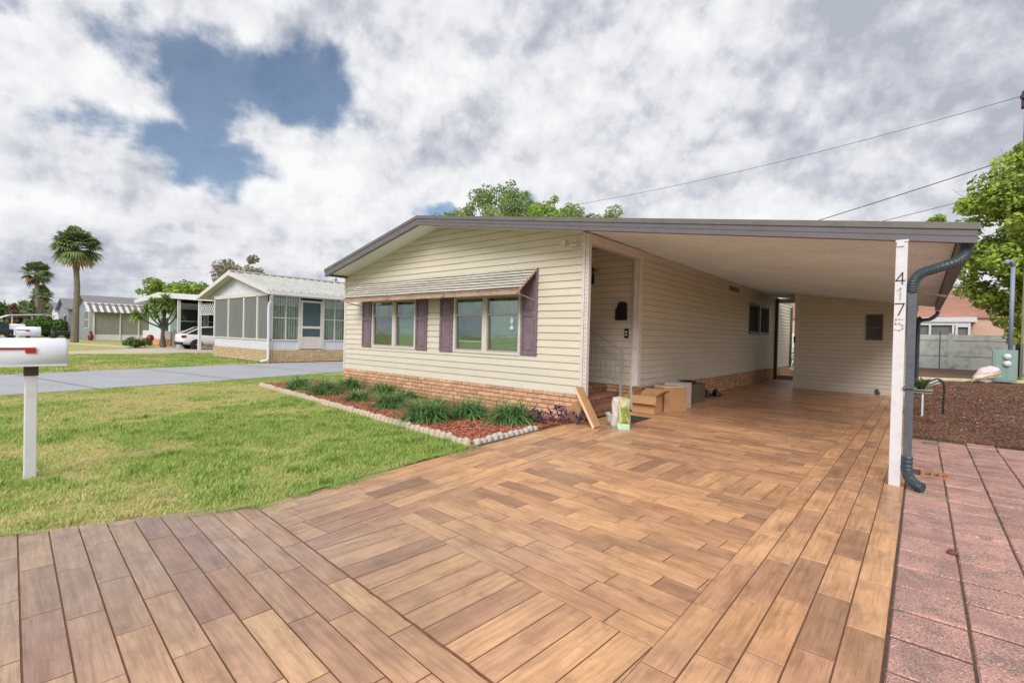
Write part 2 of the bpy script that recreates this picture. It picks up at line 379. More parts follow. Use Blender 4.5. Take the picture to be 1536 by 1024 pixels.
# ------------------------------------------------------------------ value noise for patches (python side)
_g = rng.random((256, 256))
def vnoise(x, y, s):
    x = np.asarray(x)*s+100; y = np.asarray(y)*s+100
    xi = np.floor(x).astype(int); yi = np.floor(y).astype(int); fx = x-xi; fy = y-yi
    fx = fx*fx*(3-2*fx); fy = fy*fy*(3-2*fy)
    g = lambda a, b: _g[a % 256, b % 256]
    return (g(xi, yi)*(1-fx)+g(xi+1, yi)*fx)*(1-fy)+(g(xi, yi+1)*(1-fx)+g(xi+1, yi+1)*fx)*fy
def inpoly(x, y, poly):
    x = np.asarray(x); y = np.asarray(y); c = np.zeros(x.shape, bool); n = len(poly)
    for i in range(n):
        (x1, y1), (x2, y2) = poly[i], poly[i-1]
        k = ((y1 > y) != (y2 > y)) & (x < (x2-x1)*(y-y1)/(y2-y1+1e-12)+x1); c ^= k
    return c

# ------------------------------------------------------------------ ground
def ground_mat():
    m = bpy.data.materials.new('lawn_ground'); m.use_nodes = True; nt = m.node_tree; N = nt.nodes; K = nt.links
    b = N['Principled BSDF']; b.inputs['Roughness'].default_value = .95; b.inputs['Specular IOR Level'].default_value = .1
    tc = N.new('ShaderNodeTexCoord')
    def nz(s, d=6):
        n = N.new('ShaderNodeTexNoise'); n.inputs['Scale'].default_value = s; n.inputs['Detail'].default_value = d; K.new(tc.outputs['Object'], n.inputs['Vector']); return n.outputs['Fac']
    def mix(f, a, c):
        x = N.new('ShaderNodeMix'); x.data_type = 'RGBA'; K.new(f, x.inputs['Factor'])
        for i, q in ((6, a), (7, c)):
            if isinstance(q, tuple): x.inputs[i].default_value = (*q, 1)
            else: K.new(q, x.inputs[i])
        return x.outputs[2]
    def ramp(f, a, c):
        r = N.new('ShaderNodeValToRGB'); r.color_ramp.elements[0].position = a; r.color_ramp.elements[1].position = c; K.new(f, r.inputs[0]); return r.outputs[0]
    g = mix(ramp(nz(25), .35, .65), L(150, 160, 88), L(186, 182, 112))
    g = mix(ramp(nz(3.5), .48, .66), g, L(206, 184, 136))
    g = mix(ramp(nz(.7, 3), .56, .74), g, L(206, 178, 136))
    K.new(g, b.inputs['Base Color'])
    bp = N.new('ShaderNodeBump'); bp.inputs['Strength'].default_value = .8; bp.inputs['Distance'].default_value = .03; K.new(nz(60), bp.inputs['Height']); K.new(bp.outputs[0], b.inputs['Normal'])
    return m
m_ground = ground_mat()
o = MB().add([(-900, -600, -.03), (600, -600, -.03), (600, 900, -.03), (-900, 900, -.03)], [(0, 1, 2, 3)]).build('ground', m_ground); tag(o, kind='structure')

DRIVE = [(-5.1, -2.6), (-5.0, .2), (-4.55, .95), (-4.33, 1.75), (-4.4, 2.51), (-4.5, 3.38), (-4.62, 4.68), (-4.7, 6.1), (-4.7, 7.34), (-4.55, 7.34), (-4.55, 9.5), (-4.6, 25.), (-3.2, 25.), (-3.2, 18.4), (-.1, 18.4), (-.1, -2.6)]
def slab(name, poly, z, mat, th=.05, label=None):
    o = MB().prism(poly, z-th, z, 'z').build(name, mat); tag(o, kind='structure'); return o
slab('driveway_grout', DRIVE, -.0028, M('grout', L(108, 76, 56), rough=.95, var=.2, scale=12, bump=.4), .04)
N1 = [(-14.5, -3), (-14.77, .8), (-15.6, 5), (-16.8, 10), (-17, 26), (-22.6, 26), (-22.6, 9), (-21.6, 5), (-20.6, 1.1), (-20.2, -3)]
slab('neighbour_driveway', N1, -.005, m_conc)
jm = MB()
for yy in (1.9, 5.3, 8.9): jm.add([(-22.2, yy-.8, -.001), (-15.0, yy+.5, -.001), (-15.0, yy+.535, -.001), (-22.2, yy-.765, -.001)], [(0, 1, 2, 3)])
tag(jm.build('driveway_joints', m_asph), kind='structure')
N2 = [(-33.4, -3), (-33.7, 3.5), (-33.9, 7), (-34.3, 12), (-34.3, 26), (-47, 26), (-47, 11), (-43, 10.2), (-41, 8.2), (-37.2, 4.4), (-36.2, 2), (-36, -3)]
slab('pale_driveway', N2, -.005, m_conc2)
N3 = [(-56, 6.2), (-56, 7.3), (-47.2, 9.8), (-43, 10.2), (-43.4, 8.6)]
slab('garden_path', N3, -.012, m_conc2)
slab('road', [(-300, -9.5), (200, -9.5), (200, -3.2), (-300, -3.2)], -.004, m_asph)
slab('far_driveway', [(-78, -3), (-78, 12), (-73.6, 12), (-73.6, -3)], -.006, m_conc2)

# ------------------------------------------------------------------ wood-look tiles
def plank_mat():
    m = bpy.data.materials.new('wood_look_tile'); m.use_nodes = True; nt = m.node_tree; N = nt.nodes; K = nt.links
    b = N['Principled BSDF']; b.inputs['Specular IOR Level'].default_value = .5
    uv = N.new('ShaderNodeUVMap'); uv.uv_map = 'UVMap'; tc = N.new('ShaderNodeTexCoord')
    at = N.new('ShaderNodeAttribute'); at.attribute_name = 'rnd'
    def mp(src, s):
        q = N.new('ShaderNodeMapping'); q.inputs['Scale'].default_value = s; K.new(src, q.inputs[0]); return q.outputs[0]
    def nz(vec, s, d=6, r=.55, dist=0):
        n = N.new('ShaderNodeTexNoise'); n.inputs['Scale'].default_value = s; n.inputs['Detail'].default_value = d; n.inputs['Roughness'].default_value = r
        n.inputs['Distortion'].default_value = dist; K.new(vec, n.inputs['Vector']); return n.outputs['Fac']
    def ramp(f, stops):
        r = N.new('ShaderNodeValToRGB'); e = r.color_ramp.elements
        while len(e) < len(stops): e.new(.5)
        for i, (p, c) in enumerate(stops): e[i].position = p; e[i].color = (*c, 1)
        K.new(f, r.inputs[0]); return r.outputs[0]
    def mix(f, a, c, mode='MIX'):
        x = N.new('ShaderNodeMix'); x.data_type = 'RGBA'; x.blend_type = mode
        if isinstance(f, float): x.inputs['Factor'].default_value = f
        else: K.new(f, x.inputs['Factor'])
        for i, q in ((6, a), (7, c)):
            if isinstance(q, tuple): x.inputs[i].default_value = (*q, 1)
            else: K.new(q, x.inputs[i])
        return x.outputs[2]
    base = ramp(at.outputs['Fac'], [(0., L(164, 128, 106)), (.15, L(196, 156, 124)), (.35, L(212, 170, 132)), (.5, L(182, 142, 116)), (.65, L(204, 162, 128)), (.85, L(220, 178, 134)), (1., L(186, 142, 110))])
    grain = nz(mp(uv.outputs[0], (2.2, 38, 1)), 1., 7, .6, .6)
    blot = nz(mp(uv.outputs[0], (3., 7, 1)), 1., 5, .6, .3)
    g = ramp(grain, [(.34, (.78, .75, .73)), (.56, (1.03, 1.02, 1.01))])
    q = ramp(blot, [(.33, (.74, .72, .71)), (.6, (1.04, 1.03, 1.02))])
    c = mix(1., mix(1., base, (1.20, 1.17, 1.14), 'MULTIPLY'), g, 'MULTIPLY'); c = mix(1., c, q, 'MULTIPLY')
    fine = nz(mp(uv.outputs[0], (7, 150, 1)), 1., 5, .65, .4)
    c = mix(1., c, ramp(fine, [(.36, (.86, .85, .84)), (.56, (1.03, 1.03, 1.03))]), 'MULTIPLY')
    hs_ = N.new('ShaderNodeHueSaturation'); hs_.inputs['Saturation'].default_value = .93; K.new(c, hs_.inputs['Color']); c = hs_.outputs[0]
    # tint by position: greyer, darker towards the street on the left, warmer elsewhere
    sp = N.new('ShaderNodeSeparateXYZ'); K.new(tc.outputs['Object'], sp.inputs[0])
    mr = N.new('ShaderNodeMapRange'); mr.inputs[1].default_value = -3.6; mr.inputs[2].default_value = -1.2; K.new(sp.outputs[0], mr.inputs[0])
    mr2 = N.new('ShaderNodeMapRange'); mr2.inputs[1].default_value = 1.2; mr2.inputs[2].default_value = 3.6; K.new(sp.outputs[1], mr2.inputs[0])
    ad = N.new('ShaderNodeMath'); ad.operation = 'MAXIMUM'; K.new(mr.outputs[0], ad.inputs[0]); K.new(mr2.outputs[0], ad.inputs[1])
    c = mix(ad.outputs[0], mix(1., c, (.60, .69, .83), 'MULTIPLY'), mix(1., c, (1.0, .915, .80), 'MULTIPLY'))
    st = nz(tc.outputs['Object'], 1.1, 9, .65)
    c = mix(ramp(st, [(.50, (0, 0, 0)), (.72, (.6, .6, .6))]), c, L(134, 106, 88))
    st2 = nz(tc.outputs['Object'], 5.5, 8, .7)
    c = mix(ramp(st2, [(.56, (0, 0, 0)), (.70, (.5, .5, .5))]), c, L(120, 92, 76))
    sc2 = nz(tc.outputs['Object'], 9., 9, .7)
    c = mix(ramp(sc2, [(.66, (0, 0, 0)), (.72, (.35, .35, .35))]), c, L(226, 208, 186))
    K.new(c, b.inputs['Base Color'])
    rr = N.new('ShaderNodeMapRange'); rr.inputs[3].default_value = .24; rr.inputs[4].default_value = .52; K.new(blot, rr.inputs[0]); K.new(rr.outputs[0], b.inputs['Roughness'])
    bp = N.new('ShaderNodeBump'); bp.inputs['Strength'].default_value = .45; bp.inputs['Distance'].default_value = .002; K.new(fine, bp.inputs['Height']); K.new(bp.outputs[0], b.inputs['Normal'])
    return m
m_plank = plank_mat()
pb = MB()
GAP = .0042
def plank(cx, cy, ln, wd, yaw, planes):
    """plank centred at (cx,cy) with its length along yaw, clipped to half-planes"""
    ca, sa = math.cos(yaw), math.sin(yaw)
    hl, hw = ln/2-GAP, wd/2-GAP
    pts = [(cx+a*ca-b*sa, cy+a*sa+b*ca) for a, b in ((-hl, -hw), (hl, -hw), (hl, hw), (-hl, hw))]
    p = clip(pts, planes)
    if len(p) < 3: return
    r = random.random(); ou, ov = random.uniform(0, 60), random.uniform(0, 60)
    A = abs(sum(p[i][0]*p[(i+1) % len(p)][1]-p[(i+1) % len(p)][0]*p[i][1] for i in range(len(p))))/2
    if A < .0008: return
    mxx = sum(q[0] for q in p)/len(p); myy = sum(q[1] for q in p)/len(p)
    n = len(p); dz = random.uniform(-.0008, .0008)
    top = []
    for q in p:
        dx, dy = mxx-q[0], myy-q[1]; d = math.hypot(dx, dy)+1e-6; k = min(.5, .0018/d)
        top.append((q[0]+dx*k, q[1]+dy*k))
    v = [(q[0], q[1], 0+dz) for q in top]+[(q[0], q[1], -.003) for q in p]
    uvt = [(ou+((q[0]-cx)*ca+(q[1]-cy)*sa), ov+(-(q[0]-cx)*sa+(q[1]-cy)*ca)) for q in top]
    uvs = [uvt]+[[uvt[i], uvt[i], uvt[(i+1) % n], uvt[(i+1) % n]] for i in range(n)]
    pb.add(v, [tuple(range(n))]+[(i, i+n, (i+1) % n+n, (i+1) % n) for i in range(n)], r, uvs)
def hp(p, q):   # keep the left side of p->q
    dx, dy = q[0]-p[0], q[1]-p[1]
    return (dy, -dx, dy*p[0]-dx*p[1])
def courses(org, yaw, a0, a1, b0, b1, ln, wd, planes, minoff=.15):
    """rows along yaw; a = along, b = across, in a frame with origin org"""
    ca, sa = math.cos(yaw), math.sin(yaw)
    nb = int(round((b1-b0)/wd)); last = 0
    for i in range(nb):
        b = b0+(i+.5)*wd
        off = random.uniform(0, ln)
        while abs((off-last) % ln) < minoff: off = random.uniform(0, ln)
        last = off; a = a0-off
        while a < a1:
            l_ = ln
            plank(org[0]+(a+l_/2)*ca-b*sa, org[1]+(a+l_/2)*sa+b*ca, l_, wd, yaw, planes); a += l_
TW = .177; TLn = .685
YR = math.radians(-3.6)          # the inner field is laid slightly off square
leftpl = [hp((-5.0, .2), (-5.1, -2.6)), hp((-4.33, 1.75), (-4.97, .2))]
# A: courses along the street side, up to the expansion joint
crackA, crackB = (-5.2, 1.775), (0.2, 1.45)
pA = [hp((-.1, -3), (-.1, 3)), hp(crackB, crackA), hp((-4.30, 1.9), (-4.98, .15)), hp((-5.0, .3), (-5.12, -2.6))]
courses((-5.2, 1.775), YR, -.2, 5.4, -4.4, 0, .68, .158*1.0, pA)
# B: left border along the lawn
up = [hp((-5.2, 1.787), (.2, 1.462))]
bl = [hp((-4.75, 8), (-4.28, 1.7)), hp((-3.135, 1.6), (-3.62, 7.4))] + up + [hp((-.1, 7.42), (-5, 7.42))]
courses((-3.13, 1.6), math.radians(94.6), -.4, 6.2, 0.0, TW*9, TLn, TW, bl)
lim = [(-a, -b, -c) for a, b, c in [hp((-3.135, 1.6), (-3.62, 7.4))]]
# band: courses at right angles between the joint and the field
bandtop = [hp((.1, 2.185), (-5., 2.505))]
rb_ = [hp((-.965, 0), (-.965, 30))]
y_ = (-3.13, 1.66)
for i in range(-4, 14):
    b = (i+.5)*TW; ca, sa = math.cos(YR), math.sin(YR)
    plank(y_[0]+b*ca-.34*sa, y_[1]+b*sa+.34*ca+.02, .74, TW, YR+PI/2, up+bandtop+rb_+lim)
# field of courses along X, then a band across, then the carport floor
ftop = [hp((.1, 5.0), (-5.5, 5.2))]
lim = [hp((-3.135, 1.6), (-3.62, 7.4))]
lim = [(-a, -b, -c) for a, b, c in lim]
fbot = [hp((-5., 2.505+.0), (.1, 2.185+.0))]
courses((-4.2, 2.455), YR, -.3, 3.6, 0, TW*17, TLn, TW, lim+rb_+fbot+ftop)
b2 = [hp((-5.5, 5.2), (.1, 5.0)), hp((.1, 5.7), (-5.5, 5.9))]+lim+rb_
for i in range(20):
    plank(-4.3+(i+.5)*TW, 5.43, .8, TW, PI/2+YR*.5, b2)
f2 = [hp((-5.5, 5.9), (.1, 5.7)), hp((.1, 7.42), (-5, 7.42))]+rb_+lim
courses((-4.4, 5.7), YR*.5, -.3, 3.8, -.2, TW*12, TLn, TW, f2)
f3 = [hp((-5, 7.42), (.1, 7.42)), hp((-4.56, 30), (-4.56, 0)), hp((.1, 18.36), (-5, 18.36))]+rb_
courses((-4.7, 7.42), 0, -.3, 4, 0, TW*63, TLn, TW, f3)
f4 = [hp((-4.56, 30), (-4.56, 0)), hp((-3.2, 0), (-3.2, 30)), hp((-5, 18.36), (.1, 18.36)), hp((0, 25), (-5, 25))]
courses((-4.7, 18.3), 0, -.3, 1.8, 0, TW*38, TLn, TW, f4)
# right border: five courses running away from the street
rbp = [hp((-.965, 30), (-.965, 0)), hp((-.1, 0), (-.1, 30)), hp((.1, 18.36), (-5, 18.36))]+up
xs = [-.965, -.79, -.617, -.445, -.272, -.1]
for i in range(5):
    y0 = 1.2-random.uniform(0, .6)
    while y0 < 18.4:
        plank((xs[i]+xs[i+1])/2, y0+TLn/2, TLn, xs[i+1]-xs[i], PI/2, rbp) if False else plank((xs[i]+xs[i+1])/2, y0+TLn/2, TLn, xs[i+1]-xs[i], PI/2, rbp)
        y0 += TLn
o = pb.build('driveway', m_plank); tag(o, kind='structure')
# expansion joint sealant
cm = MB(); pts = []
for i in range(60):
    t = i/59; pts.append((-4.28+t*4.15, 1.722-.252*t+random.uniform(-.004, .004)))
for i in range(59):
    (x0, y0), (x1, y1) = pts[i], pts[i+1]; ww = .009
    cm.add([(x0, y0-ww, -.001), (x1, y1-ww, -.001), (x1, y1+ww, .0015), (x0, y0+ww, .0015)], [(0, 1, 2, 3)])
tag(cm.build('expansion_joint', M('joint_filler', L(120, 78, 52), rough=.9, var=.3, scale=14, bump=.6)), kind='structure')

# ------------------------------------------------------------------ red concrete pavers on the right
m_paver = M('red_paver', L(192, 142, 130), rough=.9, var=.18, scale=2.2, bump=1., bscale=110, rnd=.16, dirt=L(116, 106, 98), dirt_amt=.85)
nt = m_paver.node_tree
_b = nt.nodes['Principled BSDF']; _src = _b.inputs['Base Color'].links[0].from_socket
for _sc, _lo, _hi, _c, _a in ((120., .54, .62, L(226, 200, 190), .8), (75., .56, .66, L(110, 84, 78), .8), (3.1, .50, .64, L(138, 112, 104), .5)):
    _n = nt.nodes.new('ShaderNodeTexNoise'); _n.inputs['Scale'].default_value = _sc; _n.inputs['Detail'].default_value = 7 if _sc < 5 else 3
    _t = nt.nodes.new('ShaderNodeTexCoord'); nt.links.new(_t.outputs['Object'], _n.inputs['Vector'])
    _r = nt.nodes.new('ShaderNodeValToRGB'); _r.color_ramp.elements[0].position = _lo; _r.color_ramp.elements[1].position = _hi; _r.color_ramp.elements[1].color = (_a, _a, _a, 1)
    nt.links.new(_n.outputs['Fac'], _r.inputs[0]); _m = nt.nodes.new('ShaderNodeMix'); _m.data_type = 'RGBA'
    nt.links.new(_r.outputs[0], _m.inputs['Factor']); nt.links.new(_src, _m.inputs[6]); _m.inputs[7].default_value = (*_c, 1); _src = _m.outputs[2]
nt.links.new(_src, _b.inputs['Base Color'])
pv = MB()
for ci in range(12):
    x0 = -.088+ci*.327; off = [0, .02, .19, .05, .2][ci % 5]
    y = -2.4+off
    while y < 10.42:
        ln = .35
        if not (ci == 0 and 7.25 < y+.17 < 7.6):
            g = .018+random.uniform(0, .006); z = random.uniform(-.004, .003)
            tilt = random.uniform(-.004, .004)
            x1 = x0+.327-g*.5; y1 = y+ln-g; c = .008; r = random.random()
            if y1 < 10.45:
                v = [(x0+c, y+c, z), (x1-c, y+c, z+tilt), (x1-c, y1-c, z+tilt), (x0+c, y1-c, z), (x0, y, z-.01), (x1, y, z-.01+tilt), (x1, y1, z-.01+tilt), (x0, y1, z-.01),
                     (x0, y, -.04), (x1, y, -.04), (x1, y1, -.04), (x0, y1, -.04)]
                pv.add(v, [(0, 1, 2, 3), (4, 5, 1, 0), (5, 6, 2, 1), (6, 7, 3, 2), (7, 4, 0, 3), (8, 9, 5, 4), (9, 10, 6, 5), (10, 11, 7, 6), (11, 8, 4, 7)], r)
        y += ln
tag(pv.build('paver_patio', m_paver), kind='structure')
m_dirt = M('leaf_litter_soil', L(116, 84, 64), rough=1, var=.3, scale=5, bump=1., bscale=50, dirt=L(70, 56, 46), dirt_amt=.8)
slab('patio_base', [(-.1, -2.6), (4.2, -2.6), (4.2, 10.5), (-.1, 10.5)], -.0105, M('joint_dirt', L(92, 72, 62), rough=1, var=.3, scale=25, bump=.8), .03)
slab('back_yard', [(-.13, 10.5), (30, 10.5), (30, 60), (-12, 60), (-12, 25.3), (-.13, 25.3)], -.012, m_dirt, .03)

# loose pieces: bark chips
def chips(name, pos, size, mat, z=0, kind='stuff', label=None, cat=None):
    n = len(pos); th = rng.random(n)*2*PI; tl = (rng.random(n)-.5)*1.0; s = size*(.5+rng.random(n)); wd = s*(.25+.3*rng.random(n))
    ax = np.stack([np.cos(th)*np.cos(tl), np.sin(th)*np.cos(tl), np.sin(tl)], 1)*s[:, None]/2
    tb = (rng.random(n)-.5)*1.2
    ay = np.stack([-np.sin(th)*np.cos(tb), np.cos(th)*np.cos(tb), np.sin(tb)], 1)*wd[:, None]/2
    up = np.cross(ax, ay); up /= np.linalg.norm(up, axis=1)[:, None]; up *= (s*.12)[:, None]
    c = np.stack([pos[:, 0], pos[:, 1], z+s*.15+rng.random(n)*.012], 1)
    V = np.stack([c-ax-ay, c+ax-ay*.8, c+ax*.9+ay, c-ax+ay*.9, c-ax*.8-ay*.7+up, c+ax*.9-ay*.6+up, c+ax*.8+ay*.7+up, c-ax*.9+ay*.8+up], 1).reshape(-1, 3)
    F0 = np.array([(4, 5, 6, 7), (0, 1, 5, 4), (1, 2, 6, 5), (2, 3, 7, 6), (3, 0, 4, 7)])
    F = (F0[None]+(np.arange(n)*8)[:, None, None]).reshape(-1, 4)
    o = npmesh(name, V, F, np.repeat(rng.random(n), 5), mat)
    return tag(o, label, cat, None, kind)
BED = [(-13.76, 5.64), (-4.66, 4.72), (-4.76, 6.1), (-4.62, 7.33), (-12.36, 7.33), (-12.5, 7.6), (-14.1, 7.2)]
m_mulch = M('red_mulch', L(172, 104, 80), rough=.95, var=.25, scale=6, rnd=.45, dirt=L(120, 70, 54), dirt_amt=.6)
slab('mulch_bed', BED, .012, M('mulch_soil', L(132, 78, 58), rough=1, var=.3, scale=12, bump=.8), .05)
q = np.stack([rng.uniform(-14, -4.6, 26000), rng.uniform(4.7, 7.35, 26000)], 1); q = q[inpoly(q[:, 0], q[:, 1], BED)]
chips('bark_mulch', q, .045, m_mulch, .012, label='reddish bark chips covering the planting bed by the brick skirt', cat='mulch')
m_mulch2 = M('brown_mulch', L(118, 84, 68), rough=.95, var=.3, scale=1.3, rnd=.5, dirt=L(78, 58, 48), dirt_amt=.7)
yy = 10.45+(27.5-10.45)*rng.random(60000)**1.6; xx = -.12+rng.random(60000)*(yy*.16+1.0)
q = np.stack([xx, yy], 1)
chips('leaf_litter', q, .05, m_mulch2, -.01, label='brown bark and leaf litter spread over the side yard', cat='mulch')
q = np.stack([rng.uniform(-.1, 3, 260), rng.uniform(10.5, 26, 260)], 1)
chips('dry_leaves', q, .04, M('dry_leaf', L(180, 156, 122), rough=.9, rnd=.4), .012, label='pale dry leaves scattered over the brown side yard', cat='leaves')

# ------------------------------------------------------------------ grass
def grass_mat():
    m = bpy.data.materials.new('grass_blade'); m.use_nodes = True; nt = m.node_tree; N = nt.nodes; K = nt.links
    b = N['Principled BSDF']; b.inputs['Roughness'].default_value = .55; b.inputs['Specular IOR Level'].default_value = .25
    at = N.new('ShaderNodeAttribute'); at.attribute_name = 'rnd'
    r = N.new('ShaderNodeValToRGB'); e = r.color_ramp.elements
    st = [(0., L(134, 164, 78)), (.25, L(158, 186, 92)), (.5, L(176, 192, 112)), (.62, L(194, 196, 126)), (.76, L(214, 198, 146)), (1., L(208, 176, 138))]
    while len(e) < len(st): e.new(.5)
    for i, (p, c) in enumerate(st): e[i].position = p; e[i].color = (*c, 1)
    K.new(at.outputs['Fac'], r.inputs[0]); K.new(r.outputs[0], b.inputs['Base Color'])
    tr = N.new('ShaderNodeBsdfTranslucent'); K.new(r.outputs[0], tr.inputs[0]); ms = N.new('ShaderNodeMixShader'); ms.inputs[0].default_value = .3
    K.new(b.outputs[0], ms.inputs[1]); K.new(tr.outputs[0], ms.inputs[2]); K.new(ms.outputs[0], N['Material Output'].inputs[0])
    return m
m_grass = grass_mat()
def blades(name, P, h, wdt, label):
    n = len(P)
    dry = np.clip((vnoise(P[:, 0], P[:, 1], 1.1)*.5+vnoise(P[:, 0]+9, P[:, 1], 3.1)*.35+vnoise(P[:, 0], P[:, 1]+31, .35)*.35-.46)*3.4, 0, 1)
    # the strip near the bed is lusher
    lush = np.clip((P[:, 0]+9.5)/4, 0, 1)*np.clip((P[:, 1]-1.0)/1.5, 0, 1)*.55; dry = np.clip(dry-lush, 0, 1)
    keep = rng.random(n) > dry*.55; P = P[keep]; dry = dry[keep]; n = len(P)
    th = rng.random(n)*2*PI; hh = h*(.45+.9*rng.random(n))*(1-.45*dry); lean = hh*(.35+1.1*rng.random(n)); w_ = wdt*(.6+.8*rng.random(n))
    dx, dy = np.cos(th), np.sin(th); sx, sy = -dy*w_/2, dx*w_/2
    z0 = np.full(n, -.03)
    B = np.stack([P[:, 0], P[:, 1], z0], 1)
    S = np.stack([sx, sy, np.zeros(n)], 1); D = np.stack([dx, dy, np.zeros(n)], 1)
    Mi = B+D*(lean*.4)[:, None]+np.array([0, 0, 1])*(hh*.65)[:, None]
    T = B+D*lean[:, None]+np.array([0, 0, 1])*(hh)[:, None]
    V = np.stack([B-S, B+S, Mi+S*.8, Mi-S*.8, T], 1).reshape(-1, 3)
    F = np.stack([np.array([0, 1, 2]), np.array([0, 2, 3]), np.array([3, 2, 4])])
    F = (F[None]+(np.arange(n)*5)[:, None, None]).reshape(-1, 3)
    rr = np.clip(rng.random(n)*.55+dry*(.25+.45*rng.random(n)), 0, 1)
    o = npmesh(name, V, F, np.repeat(rr, 3), m_grass)
    return tag(o, label, 'grass', None, 'stuff')
LAWN = [(-14.2, -2.4), (-5.08, -2.4), (-4.95, .2), (-4.5, .95), (-4.27, 1.75), (-4.34, 2.51), (-4.44, 3.38), (-4.58, 4.64), (-13.76, 5.56), (-14.3, 7.3), (-12.45, 7.7), (-12.4, 9), (-16.4, 9), (-15.55, 5), (-14.72, .8)]
n = 330000
d = rng.random(n)
X = -4.2-12.3*d**1.25; Y = rng.uniform(-1.2, 9, n)
k = inpoly(X, Y, LAWN) & (Y > -X*.0-1.0) & (Y > (X+4)*.12-.4)
blades('lawn_grass', np.stack([X[k], Y[k]], 1), .042, .0075, 'short patchy green and straw coloured grass of the front lawn')
n = 150000
X = rng.uniform(-36, -20.3, n); Y = rng.uniform(.5, 12, n)
k = (~inpoly(X, Y, N1)) & (~inpoly(X, Y, N2)) & ~((X > -30.4) & (Y > 9.6)) & (Y < 11.9) & (Y < 22)
blades('neighbour_grass', np.stack([X[k], Y[k]], 1), .07, .022, 'mown grass strip in front of the sunroom house')
cc = np.stack([-4.4-9.5*rng.random(620)**1.2, rng.uniform(-1, 6, 620)], 1); cc = cc[inpoly(cc[:, 0], cc[:, 1], LAWN)]
tp = np.repeat(cc, 46, 0)+rng.normal(0, .035, (len(cc)*46, 2)); tp = tp[inpoly(tp[:, 0], tp[:, 1], LAWN)]
blades('lawn_weeds', tp, .075, .009, 'scattered taller grass tufts and weeds across the front lawn')
# edge tufts creeping over the tile edge
E_ = [(-4.97, .2), (-4.52, .95), (-4.29, 1.75), (-4.36, 2.51), (-4.46, 3.38), (-4.60, 4.66)]
pp = []
for (a, b) in zip(E_[:-1], E_[1:]):
    t = rng.random(3800); yb_ = a[1]+(b[1]-a[1])*t; am = vnoise(yb_*0, yb_, 3.1)*.6+vnoise(yb_*0+5, yb_, 11.)*.4; pp.append(np.stack([a[0]+(b[0]-a[0])*t+np.abs(rng.normal(0, 1, 3800))*.13*np.clip(am-.25, 0, 1)*1.6-.02, yb_], 1))
blades('edge_grass', np.concatenate(pp), .04, .007, 'grass fringe overlapping the left edge of the tiled drive')
mm = np.stack([rng.normal(.12, .13, 2600), 6.42+rng.normal(0, .05, 2600)], 1); mm = mm[(mm[:, 0] > -.08)]
o = blades('paver_moss', mm, .028, .006, 'bright moss and grass by the downspout foot'); 

# ------------------------------------------------------------------ lap siding and bricks
def lap(mb, xf, u0, u1, z0, z1, planes=None, holes=(), e=.135, depth=.02, seams=True):
    """xf(u, n, z) -> xyz. Clapboards with a lip; holes = (ua, ub, za, zb)"""
    old = mb.xf; mb.xf = xf; planes = planes or []
    k = 0
    while z0+k*e < z1-1e-4:
        zb = z0+k*e; zt = min(zb+e, z1)
        cuts = sorted({zb, zt} | {z for h in holes for z in (h[2], h[3]) if zb < z < zt})
        r = random.random()
        for a, b in zip(cuts[:-1], cuts[1:]):
            mid = (a+b)/2; iv = [(u0, u1)]
            for h in holes:
                if h[2] < mid < h[3]:
                    nv = []
                    for p, q in iv:
                        if h[1] <= p or h[0] >= q: nv.append((p, q)); continue
                        if p < h[0]: nv.append((p, h[0]))
                        if h[1] < q: nv.append((h[1], q))
                    iv = nv
            for p, q in iv:
                a2 = a+.0045 if abs(a-zb) < 1e-6 else a
                if b-a2 < .003: continue
                poly = clip([(p, a2), (q, a2), (q, b), (p, b)], planes)
                if len(poly) < 3: continue
                dd = lambda z: depth*(1-(z-zb)/e)+.002
                mb.add([(x, dd(z), z) for x, z in poly], [tuple(range(len(poly)))], r)
                if a2 > a:
                    lo = [t for t in poly if abs(t[1]-a2) < 1e-5]
                    if len(lo) >= 2:      # rolled lip; the slit below it stays open to the dark cavity
                        xa, xb = min(t[0] for t in lo), max(t[0] for t in lo)
                        mb.add([(xa, -.004, a2), (xb, -.004, a2), (xb, dd(a2), a2), (xa, dd(a2), a2)], [(0, 1, 2, 3)], r)
        k += 1
    mb.xf = old
def bricks(mb, xf, u0, u1, z0, z1, bw=.245, bh=.083, joint=.012, th=.02):
    old = mb.xf; mb.xf = xf; rows = int(round((z1-z0)/bh)); bh = (z1-z0)/rows
    for i in range(rows):
        u = u0-(bw/2 if i % 2 else 0)
        while u < u1:
            a, b = max(u, u0)+joint/2, min(u+bw, u1)-joint/2
            if b-a > .03:
                t = th+random.uniform(-.003, .003); c = .004; za, zb = z0+i*bh+joint/2, z0+(i+1)*bh-joint/2
                mb.add([(a, 0, za), (b, 0, za), (b, 0, zb), (a, 0, zb), (a+c, t, za+c), (b-c, t, za+c), (b-c, t, zb-c), (a+c, t, zb-c)],
                       [(4, 5, 6, 7), (0, 1, 5, 4), (1, 2, 6, 5), (2, 3, 7, 6), (3, 0, 4, 7)])
            u += bw
        pass
    mb.xf = old

